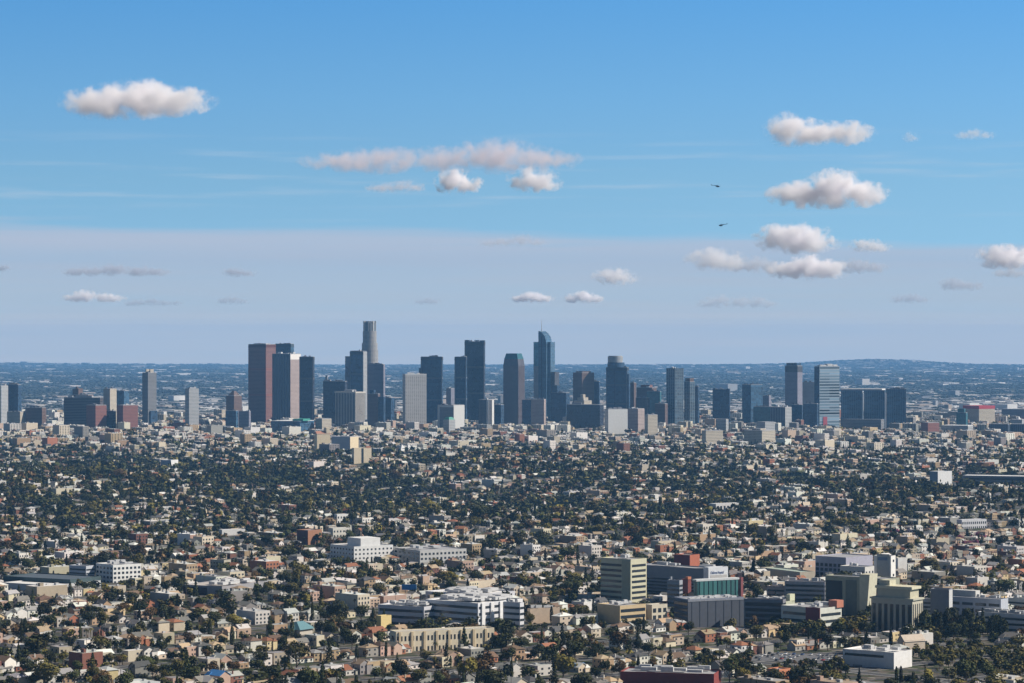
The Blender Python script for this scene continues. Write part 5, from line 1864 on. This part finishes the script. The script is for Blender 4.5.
TVAR = {}
NLEAF = {'round': (1100, .036), 'loose': (900, .034), 'cypress': (600, .055), 'conifer': (900, .034), 'blossom': (900, .036)}
for fm in ('round', 'loose', 'cypress', 'conifer', 'palm', 'blossom'):
    TVAR[fm] = []
    for vv in range(5):
        if fm == 'palm':
            q = palm_crown(vv)
        else:
            q = crown_proto(900 + vv * 13 + len(fm), NLEAF[fm][0], 'round' if fm == 'blossom' else fm, NLEAF[fm][1])
            q = q.copy()
            z0 = .05 if fm in ('cypress', 'conifer') else .17
            q[..., 2] = z0 + q[..., 2] * (1 - z0)
        TVAR[fm].append((trunk_mesh('round' if fm == 'blossom' else fm, vv), crown_mesh('crown', q, M_LEAF)))
TN = {'round': ('broad_tree', 'broad tree', 'tree'), 'loose': ('loose_tree', 'open crowned tree', 'tree'), 'cypress': ('cypress_tree', 'narrow upright cypress', 'cypress'), 'conifer': ('conifer_tree', 'pointed conifer', 'conifer'), 'palm': ('palm_tree', 'tall thin palm', 'palm'), 'blossom': ('blossom_tree', 'pink blossom tree', 'tree')}
TFIRST = {}
for kk, lst in sel_t.items():
    for q_, k in enumerate(lst):
        fm, x_0, y_0, h_, w_ = tr[k]
        var = q_ % 5
        key = (fm, var)
        if key not in TFIRST:
            root = thing(TN[fm][0], '', TN[fm][2], group={'broad': 'broad leaved trees of the town', 'cypress': 'cypresses', 'conifer': 'conifers', 'palm': 'palms', 'blossom': 'pink blossom trees'}[kk])
            KIDS[root.name] = [inst('trunk', TVAR[fm][var][0], root), inst('crown', TVAR[fm][var][1], root)]
            TFIRST[key] = root
            kids = KIDS[root.name]
        else:
            root, kids = copy_thing(TFIRST[key])
        root.location = (x_0, y_0, tz[k])
        root.rotation_euler = (0, 0, random.uniform(0, 6.28))
        sw = w_ if fm != 'palm' else h_ * .9
        root.scale = (sw, sw, h_)
        kids[1].color = (float(lcol[k][0]), float(lcol[k][1]), float(lcol[k][2]), 1)
        px = 512 + x_0 / y_0 * F
        row = z2row(tz[k], y_0)
        size = 'small ' if h_ < 7 else ('big ' if h_ > 13 else '')
        ph = TN[fm][1] if fm in ('blossom', 'palm') else '%s%s %s' % (size, LEAVES[li[k]][0], TN[fm][1])
        lab_recs.append((root, ph, px, row))
finish_labels(lab_recs)


# ------------------------------------------------------------------ streets
def strips(name, width, z, off, m, kind='structure'):
    V, Fc = [], []
    for axis in (0, 1):
        step = BU if axis == 0 else BV
        for q in np.arange(-9000, 9600, step):
            c0 = q + ST / 2
            t_ = np.arange(-9000, 9600, 20.0)
            for o_ in off:
                if axis == 0:
                    X, Y = (c0 + o_) * E1[0] + t_ * E2[0], (c0 + o_) * E1[1] + t_ * E2[1]
                    n_ = E1
                else:
                    X, Y = t_ * E1[0] + (c0 + o_) * E2[0], t_ * E1[1] + (c0 + o_) * E2[1]
                    n_ = E2
                good = (np.abs(X) < .2 * Y + 60) & (Y > 1600) & (Y < 5200)
                if good.sum() < 2:
                    continue
                X, Y = X[good], Y[good]
                o = len(V)
                for s in (-1, 1):
                    xs, ys = X + n_[0] * width / 2 * s, Y + n_[1] * width / 2 * s
                    zs_ = terrain(xs, ys) + z + (.004 if axis else 0)
                    V += list(zip(xs.tolist(), ys.tolist(), zs_.tolist()))
                m_ = len(X)
                Fc += [(o + i, o + i + 1, o + m_ + i + 1, o + m_ + i) for i in range(m_ - 1)]
    me = bpy.data.meshes.new(name)
    me.from_pydata(V, [], Fc)
    me.materials.append(m)
    o = bpy.data.objects.new(name, me)
    C.objects.link(o)
    o['kind'] = kind


strips('roads', 9.5, .22, (0,), solid('asphalt', (.06, .06, .062), .9, 0, .25, .1))
strips('pavements', 1.8, .30, (-6.2, 6.2), solid('concrete', (.27, .26, .25), .9, 0, .2, .2))


def carpark():
    cx, cy, a, b = PARK
    me_v, me_f = [], []
    xs, ys = np.linspace(-a, a, 8), np.linspace(-b, b, 8)
    c, s = math.cos(R(-20)), math.sin(R(-20))
    for yy in ys:
        for xx in xs:
            X, Y = cx + c * xx - s * yy, cy + s * xx + c * yy
            me_v.append((X, Y, float(terrain(X, Y)) + .36))
    for j in range(7):
        for i in range(7):
            me_f.append((j * 8 + i, j * 8 + i + 1, (j + 1) * 8 + i + 1, (j + 1) * 8 + i))
    me = bpy.data.meshes.new('car_park')
    me.from_pydata(me_v, [], me_f)
    me.materials.append(solid('car_park_asphalt', (.13, .13, .135), .9, 0, .25, .1))
    o = bpy.data.objects.new('car_park', me)
    C.objects.link(o)
    o['kind'] = 'structure'


carpark()


# ------------------------------------------------------------------ parked cars
def car_meshes():
    prof = [(-2.15, .35), (2.15, .35), (2.2, .75), (1.25, .92), (-1.95, .98), (-2.2, .8)]
    body = MB().extr_xz(prof, -.86, .86)
    cab = MB().prism([(-1.75, -.78), (1.2, -.78), (1.2, .78), (-1.75, .78)], .93, 1.46, [(-1.25, -.62), (.35, -.62), (.35, .62), (-1.25, .62)])
    wh = MB()
    for i in range(12):
        a_ = i * math.pi / 6
        wh.v += [(.33 * math.cos(a_), -.1, .33 * math.sin(a_)), (.33 * math.cos(a_), .1, .33 * math.sin(a_))]
    for i in range(12):
        j = (i + 1) % 12
        wh.f.append((2 * i, 2 * j, 2 * j + 1, 2 * i + 1))
    wh.f.append(tuple(2 * i for i in range(12)))
    wh.f.append(tuple(2 * i + 1 for i in reversed(range(12))))
    return body.mesh('body', painted('car_paint', 'object', .3, .03, .5, .5)), cab.mesh('cabin', M_GLASS), wh.mesh('wheel', solid('tyre_rubber', (.03, .03, .03), .9))


cb, cc_, cw = car_meshes()
CARC = [('white', (.75, .75, .75)), ('silver', (.45, .46, .47)), ('black', (.02, .02, .022)), ('grey', (.18, .18, .19)), ('red', (.35, .03, .03)), ('blue', (.05, .10, .25))]
car0 = thing('parked_car', '', 'car', group='cars in the car park')
KIDS[car0.name] = [inst('body', cb, car0), inst('cabin', cc_, car0)] + [inst('wheel', cw, car0, (x, y, .33)) for x in (-1.35, 1.35) for y in (-.8, .8)]
car_recs = []
q = 0
rc = random.Random(8)
for row_i in range(5):
    for col_i in range(13):
        if rc.random() < .28:
            continue
        xx, yy = -36 + col_i * 5.9 + rc.uniform(-.4, .4), -24 + row_i * 11.5
        c, s = math.cos(R(-20)), math.sin(R(-20))
        X, Y = PARK[0] + c * xx - s * yy, PARK[1] + s * xx + c * yy
        root, kids = (car0, KIDS[car0.name]) if q == 0 else copy_thing(car0)
        nm, col = CARC[rc.choices(range(6), (5, 3, 2, 3, 1, 1))[0]]
        root.location = (X, Y, float(terrain(X, Y)) + .36)
        root.rotation_euler = (0, 0, R(-20) + math.pi / 2 * (1 if rc.random() < .5 else -1))
        kids[0].color = tuple(col) + (1,)
        car_recs.append((root, '%s car parked in row %s of the car park' % (nm, ('one', 'two', 'three', 'four', 'five')[row_i]), X, Y))
        q += 1
grp = {}
for o, ph, X, Y in car_recs:
    grp.setdefault(ph, []).append((X, o))
for ph, lst in grp.items():
    lst.sort(key=lambda z: z[0])
    for i, (X, o) in enumerate(lst):
        o['label'] = ph if len(lst) == 1 else ph + ', ' + ORD[min(i, 9)] + ' of %d' % len(lst)


# ------------------------------------------------------------------ the plain beyond downtown
def far_plain():
    r = np.random.default_rng(31)
    n = 26000
    # even on the picture's rows rather than on the ground, so that the far plain is as full as the near one
    y = 9400 * (44000 / 9400.) ** (r.uniform(0, 1, n) ** .9)
    x = r.uniform(-1, 1, n) * (.18 * y + 30)
    dens = .12 + .2 * sinnoise(x, y * .35, 1500, 8) + .18 * sinnoise(x, y * .25, 500, 12) + .75 * np.exp(-((y - 11800) / 2200) ** 2) * (np.abs(x / y) < .2)
    ok = r.uniform(0, 1, n) < np.clip(dens, .04, 1)
    x, y = x[ok], y[ok]
    n = len(x)
    big = r.uniform(0, 1, n) < .3
    w_ = np.where(big, r.uniform(30, 90, n), r.uniform(10, 28, n)) * np.clip(y / 18000, .8, 1.7)
    l_ = np.where(big, r.uniform(40, 120, n), r.uniform(10, 28, n)) * np.clip(y / 16000, .8, 2.0)
    h_ = np.where(big, r.uniform(6, 12, n), r.uniform(4, 8, n)) * np.clip(y / 18000, .9, 1.5)
    tall = (r.uniform(0, 1, n) < .003)
    h_ = np.where(tall, r.uniform(20, 45, n), h_)
    rot = R(43) + r.choice([0, math.pi / 2], n)
    z = terrain(x, y)
    tv = np.array([(-.5, -.5, -.3), (.5, -.5, -.3), (.5, .5, -.3), (-.5, .5, -.3), (-.5, -.5, 1), (.5, -.5, 1), (.5, .5, 1), (-.5, .5, 1)])
    tf = np.array([(0, 1, 5, 4), (1, 2, 6, 5), (2, 3, 7, 6), (3, 0, 4, 7), (4, 5, 6, 7)])
    P = tv[None] * np.stack([w_, l_, h_], -1)[:, None, :]
    c, s = np.cos(rot)[:, None], np.sin(rot)[:, None]
    W = np.stack([P[..., 0] * c - P[..., 1] * s + x[:, None], P[..., 0] * s + P[..., 1] * c + y[:, None], P[..., 2] + z[:, None]], -1)
    base = np.array([(.62, .6, .58), (.46, .43, .4), (.32, .32, .33), (.36, .3, .26), (.18, .18, .19)])[r.choice(5, n, p=[.22, .2, .22, .16, .2])]
    cc = np.repeat(base[:, None, :], 5, 1) * r.uniform(.85, 1.1, (n, 5, 1))
    merge('far_city', [(W, tf, cc)], M_ATT)
    # tree clumps out there, leaves paled and blued as if by thicker haze
    n = 60000
    y = 9300 * (43000 / 9300.) ** r.uniform(0, 1, n)
    x = r.uniform(-1, 1, n) * (.18 * y + 30)
    ok = r.uniform(0, 1, n) < np.clip(.55 - .4 * sinnoise(x, y * .3, 900, 14), .1, 1)
    x, y = x[ok], y[ok]
    n = len(x)
    z = terrain(x, y)
    out = []
    for vv in range(5):
        jj = np.arange(vv, n, 5)
        q = crown_proto(vv + 300, 22, 'round', .2)
        Pq = q.reshape(-1, 3)
        ww = r.uniform(16, 55, len(jj)) * np.clip(y[jj] / 15000, .8, 2)
        hh = r.uniform(7, 13, len(jj)) * np.clip(y[jj] / 15000, .9, 1.6)
        W = np.stack([Pq[None, :, 0] * ww[:, None] + x[jj][:, None], Pq[None, :, 1] * ww[:, None] + y[jj][:, None], Pq[None, :, 2] * hh[:, None] + z[jj][:, None] - 1], -1)
        col = np.array((.075, .092, .082))[None, None] * r.uniform(.7, 1.3, (len(jj), 22, 1))
        out.append((W, np.arange(88).reshape(22, 4), col))
    merge('far_trees', out, M_LEAFM)


far_plain()

# ------------------------------------------------------------------ clouds
def cloud_mat(name, dens, col, half, lobes, seed):
    """vapour that thins out towards the rim of its lobes and is torn by noise"""
    m = bpy.data.materials.new(name)
    m.use_nodes = True
    nt = m.node_tree
    nt.nodes.clear()
    t = N(nt, 'ShaderNodeTexCoord')
    unit = half[2]
    p = N(nt, 'ShaderNodeVectorMath', operation='SCALE')
    L(nt, t, 3, p, 0)
    p.inputs['Scale'].default_value = 1 / unit
    nz = N(nt, 'ShaderNodeTexNoise', noise_dimensions='4D')
    nz.inputs['W'].default_value = seed * 1.37
    nz.inputs['Scale'].default_value = 1.7
    nz.inputs['Detail'].default_value = 7.0
    nz.inputs['Roughness'].default_value = .62
    L(nt, p, 0, nz, 0)
    f = None
    for c, r in lobes:
        s_ = N(nt, 'ShaderNodeVectorMath', operation='SUBTRACT')
        L(nt, p, 0, s_, 0)
        s_.inputs[1].default_value = c
        d_ = N(nt, 'ShaderNodeVectorMath', operation='DIVIDE')
        L(nt, s_, 0, d_, 0)
        d_.inputs[1].default_value = r
        l_ = N(nt, 'ShaderNodeVectorMath', operation='LENGTH')
        L(nt, d_, 0, l_, 0)
        v_ = MATH(nt, 'SUBTRACT', 1.0, l_.outputs['Value'])
        f = v_ if f is None else MATH(nt, 'SMOOTH_MAX', f, v_, .25)
    g = MATH(nt, 'ADD', MATH(nt, 'MULTIPLY', f, 1.5), MATH(nt, 'MULTIPLY', MATH(nt, 'SUBTRACT', nz.outputs[0], .555), 4.6))
    g = SMOOTH(nt, g, 0.0, 1.05)
    g = MATH(nt, 'MULTIPLY', g, SMOOTH(nt, f, 0.0, 0.12))
    v = N(nt, 'ShaderNodeVolumePrincipled')
    v.inputs['Color'].default_value = col + (1,)
    v.inputs['Anisotropy'].default_value = 0.0
    nt.links.new(MATH(nt, 'MULTIPLY', g, dens), v.inputs['Density'])
    o_ = N(nt, 'ShaderNodeOutputMaterial')
    L(nt, v, 0, o_, 1)
    return m


def cloud(label, px, row, wpx, hpx, d, od=4.0, seed=0, lobes=5, col=(.98, .98, .98)):
    import bmesh
    r = np.random.default_rng(seed + 100)
    W, Hh = wpx / F * d * 1.12, hpx / F * d * 1.2
    asp = W / Hh
    ry = min(asp * .6, 2.0)
    n = max(2, min(5, int(round(asp * .85))))
    lb = []
    for i in range(n):
        u = (i + .5) / n * 2 - 1
        env = (1 - .75 * u * u) * r.uniform(.6, 1.0)
        rx = asp / n * r.uniform(1.5, 2.1)
        cx = max(-asp + rx, min(asp - rx, u * asp + r.uniform(-.2, .2)))
        rz = .45 + .5 * env
        lb.append(((cx, r.uniform(-.2, .2) * ry, -1 + rz + r.uniform(0, .25) * (1 - env)), (rx, ry * (.6 + .4 * env), rz)))
    k = max(range(n), key=lambda i: lb[i][1][2])
    c_, q_ = lb[k]
    lb[k] = ((c_[0], c_[1], 0.0), (q_[0], q_[1], 1.0))
    bm = bmesh.new()
    for c, q in lb:
        for i in range(60):
            zz_ = 1 - 2 * (i + .5) / 60
            rr_, an_ = math.sqrt(1 - zz_ * zz_), i * 2.39996
            bm.verts.new(Vector((rr_ * math.cos(an_) * q[0] + c[0], rr_ * math.sin(an_) * q[1] + c[1], zz_ * q[2] + c[2])) * (Hh / 2 * 1.02))
    h_ = bmesh.ops.convex_hull(bm, input=bm.verts[:])
    bmesh.ops.delete(bm, geom=[v for v in bm.verts if not v.link_faces], context='VERTS')
    bmesh.ops.recalc_face_normals(bm, faces=bm.faces[:])
    me = bpy.data.meshes.new('cloud')
    bm.to_mesh(me)
    bm.free()
    o = bpy.data.objects.new('cloud', me)
    C.objects.link(o)
    o.location = (px2x(px, d), d, row2z(row, d))
    me.materials.append(cloud_mat('cloud_vapour', od * 1.45 / (Hh * .55), (1.0, .985, 1.0) if min(col) > .9 else col, (W / 2, ry * Hh / 2, Hh / 2), lb, seed))
    tag(o, label, 'cloud', 'small clouds over the city')


CLOUDS = [
    ('broad soft white cloud alone at the upper left', 138, 98, 152, 40, 12000, 2.2, 1, (.99, .985, .985)),
    ('long thin mauve cloud, longest in the sky', 440, 156, 262, 34, 16000, .85, 2, (.93, .87, .91)),
    ('small bright cloud hanging under the long mauve cloud', 459, 181, 54, 25, 20000, 3.0, 3, (.99, .985, .98)),
    ('small bright cloud right of the one under the long mauve cloud', 535, 180, 58, 27, 20000, 2.2, 4, (.99, .985, .98)),
    ('dim mauve wisp left of the small bright cloud under the long cloud', 396, 186, 62, 13, 20500, .5, 5, (.9, .88, .93)),
    ('topmost white cloud of the right-hand pair', 819, 129, 108, 33, 15000, 2.0, 6, (.99, .985, .985)),
    ('large bright white cloud right of the two helicopters', 829, 189, 120, 38, 19000, 3.2, 7, (.99, .985, .985)),
    ('crisp white cloud just under the large bright cloud', 796, 238, 92, 31, 26000, 3.0, 8, (.99, .985, .985)),
    ('crisp white cloud with a flat base, lowest of the right-hand stack', 808, 267, 84, 25, 32000, 3.0, 9, (.99, .985, .985)),
    ('soft pale cloud left of the right-hand stack', 716, 259, 66, 24, 30000, 1.1, 10, (.96, .95, .96)),
    ('small soft cloud right of the right-hand stack', 871, 245, 46, 15, 28000, 1.0, 11, (.96, .95, .96)),
    ('white cloud touching the right edge of the view', 1006, 256, 70, 24, 30000, 2.6, 12, (.99, .985, .985)),
    ('grey underside wisp below the cloud at the right edge', 1012, 272, 40, 12, 31000, .6, 29, (.82, .83, .88)),
    ('little white cloud low above the sail-topped skyscraper, left of two', 533, 297, 46, 11, 42000, 2.4, 13, (.99, .985, .98)),
    ('little white cloud low above the brown tower, right of two', 583, 297, 42, 13, 42000, 2.4, 14, (.99, .985, .98)),
    ('small cloud with a bright knob above the drum-crowned tower', 616, 276, 50, 18, 36000, 1.3, 15, (.96, .96, .97)),
    ('small white cloud with a grey tail low at the left', 94, 296, 64, 13, 42000, 2.0, 16, (.98, .97, .97)),
    ('flat grey cloud bank low at the left', 115, 270, 104, 13, 36000, .9, 17, (.70, .74, .84)),
    ('tiny grey cloud right of the flat grey bank', 240, 272, 36, 10, 36000, .8, 18, (.70, .74, .84)),
    ('faint grey cloud low above the right end of the skyline', 963, 284, 54, 14, 38000, .7, 19, (.76, .79, .87)),
    ('faint grey cloud left of the faint pair at lower right', 911, 298, 44, 11, 42000, .6, 20, (.76, .79, .87)),
    ('tiny grey cloud at the left edge', 4, 268, 18, 8, 36000, .8, 21, (.68, .73, .83)),
    ('faint grey cloud low over the slab tower at left', 233, 300, 34, 10, 42000, .6, 22, (.74, .78, .86)),
    ('faint low cloud streak above the lilac tower', 738, 301, 80, 14, 42000, .7, 23, (.85, .87, .92)),
    ('very faint mauve puff high at the right', 974, 134, 44, 12, 15000, .3, 24, (.93, .91, .95)),
    ('very faint mauve puff beside the topmost right-hand cloud', 911, 137, 20, 11, 15000, .4, 25, (.93, .91, .95)),
    ('faint grey streak in the middle of the sky above the veil', 512, 240, 74, 14, 30000, .35, 26, (.8, .82, .9)),
    ('grey shaded skirt cloud below the right-hand stack', 856, 266, 66, 16, 33000, .8, 27, (.76, .79, .87)),
    ('grey shaded cloud between the soft pale cloud and the stack', 752, 264, 70, 17, 33000, .8, 28, (.82, .84, .9)),
    ('faint grey cloud low over the white grid tower', 428, 301, 30, 8, 42000, .5, 30, (.74, .78, .86)),
    ('faint grey cloud tail right of the small white cloud at left', 152, 302, 60, 9, 42000, .6, 31, (.74, .78, .86)),
]
for lab, px, row, wp, hp, d, od, sd_, col in CLOUDS:
    cloud(lab, px, row, wp, hp, d, od, sd_, col=col)


# ------------------------------------------------------------------ helicopters
def helicopter(label, px, row, d, rz, tilt, color):
    t = thing('helicopter', label, 'helicopter', (px2x(px, d), d, row2z(row, d)), rz, 'helicopters in the sky')
    t.rotation_euler = (0, tilt, rz)
    t.scale = (.72, .72, .72)
    b = MB()
    n = 10
    prof = [(-2.6, .25, .9), (-1.6, .75, .6), (-.2, 1.0, .45), (1.4, 1.05, .35), (2.8, .8, .3), (3.6, .35, .2), (3.9, .06, .15)]
    for k, (x, r_, zc) in enumerate(prof):
        for i in range(n):
            b.v.append((x, r_ * .8 * math.cos(2 * math.pi * i / n), zc + r_ * math.sin(2 * math.pi * i / n)))
    for k in range(len(prof) - 1):
        for i in range(n):
            j = (i + 1) % n
            b.f.append((k * n + i, (k + 1) * n + i, (k + 1) * n + j, k * n + j))
    b.f.append(tuple(range(n)))
    b.f.append(tuple(reversed(range((len(prof) - 1) * n, len(prof) * n))))
    b.build('fuselage', M_OBJ, t, color)
    MB().extr_xz([(-2.2, .6), (-7.6, .95), (-7.6, 1.25), (-2.2, 1.35)], -.16, .16).build('tail_boom', M_OBJ, t, color)
    MB().extr_xz([(-7.0, 1.1), (-7.9, 1.1), (-8.6, 2.7), (-8.0, 2.7)], -.08, .08).build('tail_fin', M_OBJ, t, color)
    MB().cyl(0.2, 0, 1.2, .18, .9, 8).build('rotor_mast', M_OBJ, t, DARK)
    for k in range(4):
        MB().box(0.2 + 2.9 * math.cos(k * math.pi / 2 + .4), 2.9 * math.sin(k * math.pi / 2 + .4), 2.05, 5.4, .32, .07, k * math.pi / 2 + .4).build('rotor_blade', M_OBJ, t, DARK)
    for k in range(2):
        MB().box(-7.9, .28, 1.1 - .9 * 0 - .06, .14, .06, 1.6, 0).build('tail_rotor_blade', M_OBJ, t, DARK) if k == 0 else MB().box(-7.9, .36, 1.7, 1.6, .06, .14).build('tail_rotor_blade', M_OBJ, t, DARK)
    for s in (-1, 1):
        g = MB().box(.5, s * .95, -1.15, 3.6, .12, .12)
        g.build('skid', M_OBJ, t, DARK)
        MB().box(-.4, s * .8, -1.05, .1, .1, .8).build('skid_strut', M_OBJ, t, DARK)
        MB().box(1.3, s * .8, -1.05, .1, .1, .8).build('skid_strut', M_OBJ, t, DARK)


helicopter('small dark helicopter, upper of the two, seen nose right', 717, 186.5, 2900, R(-15), R(4), (.03, .04, .06))
helicopter('dark helicopter flying just below the other, tail to the right', 721.5, 225.5, 2900, R(168), R(5), (.02, .025, .05))
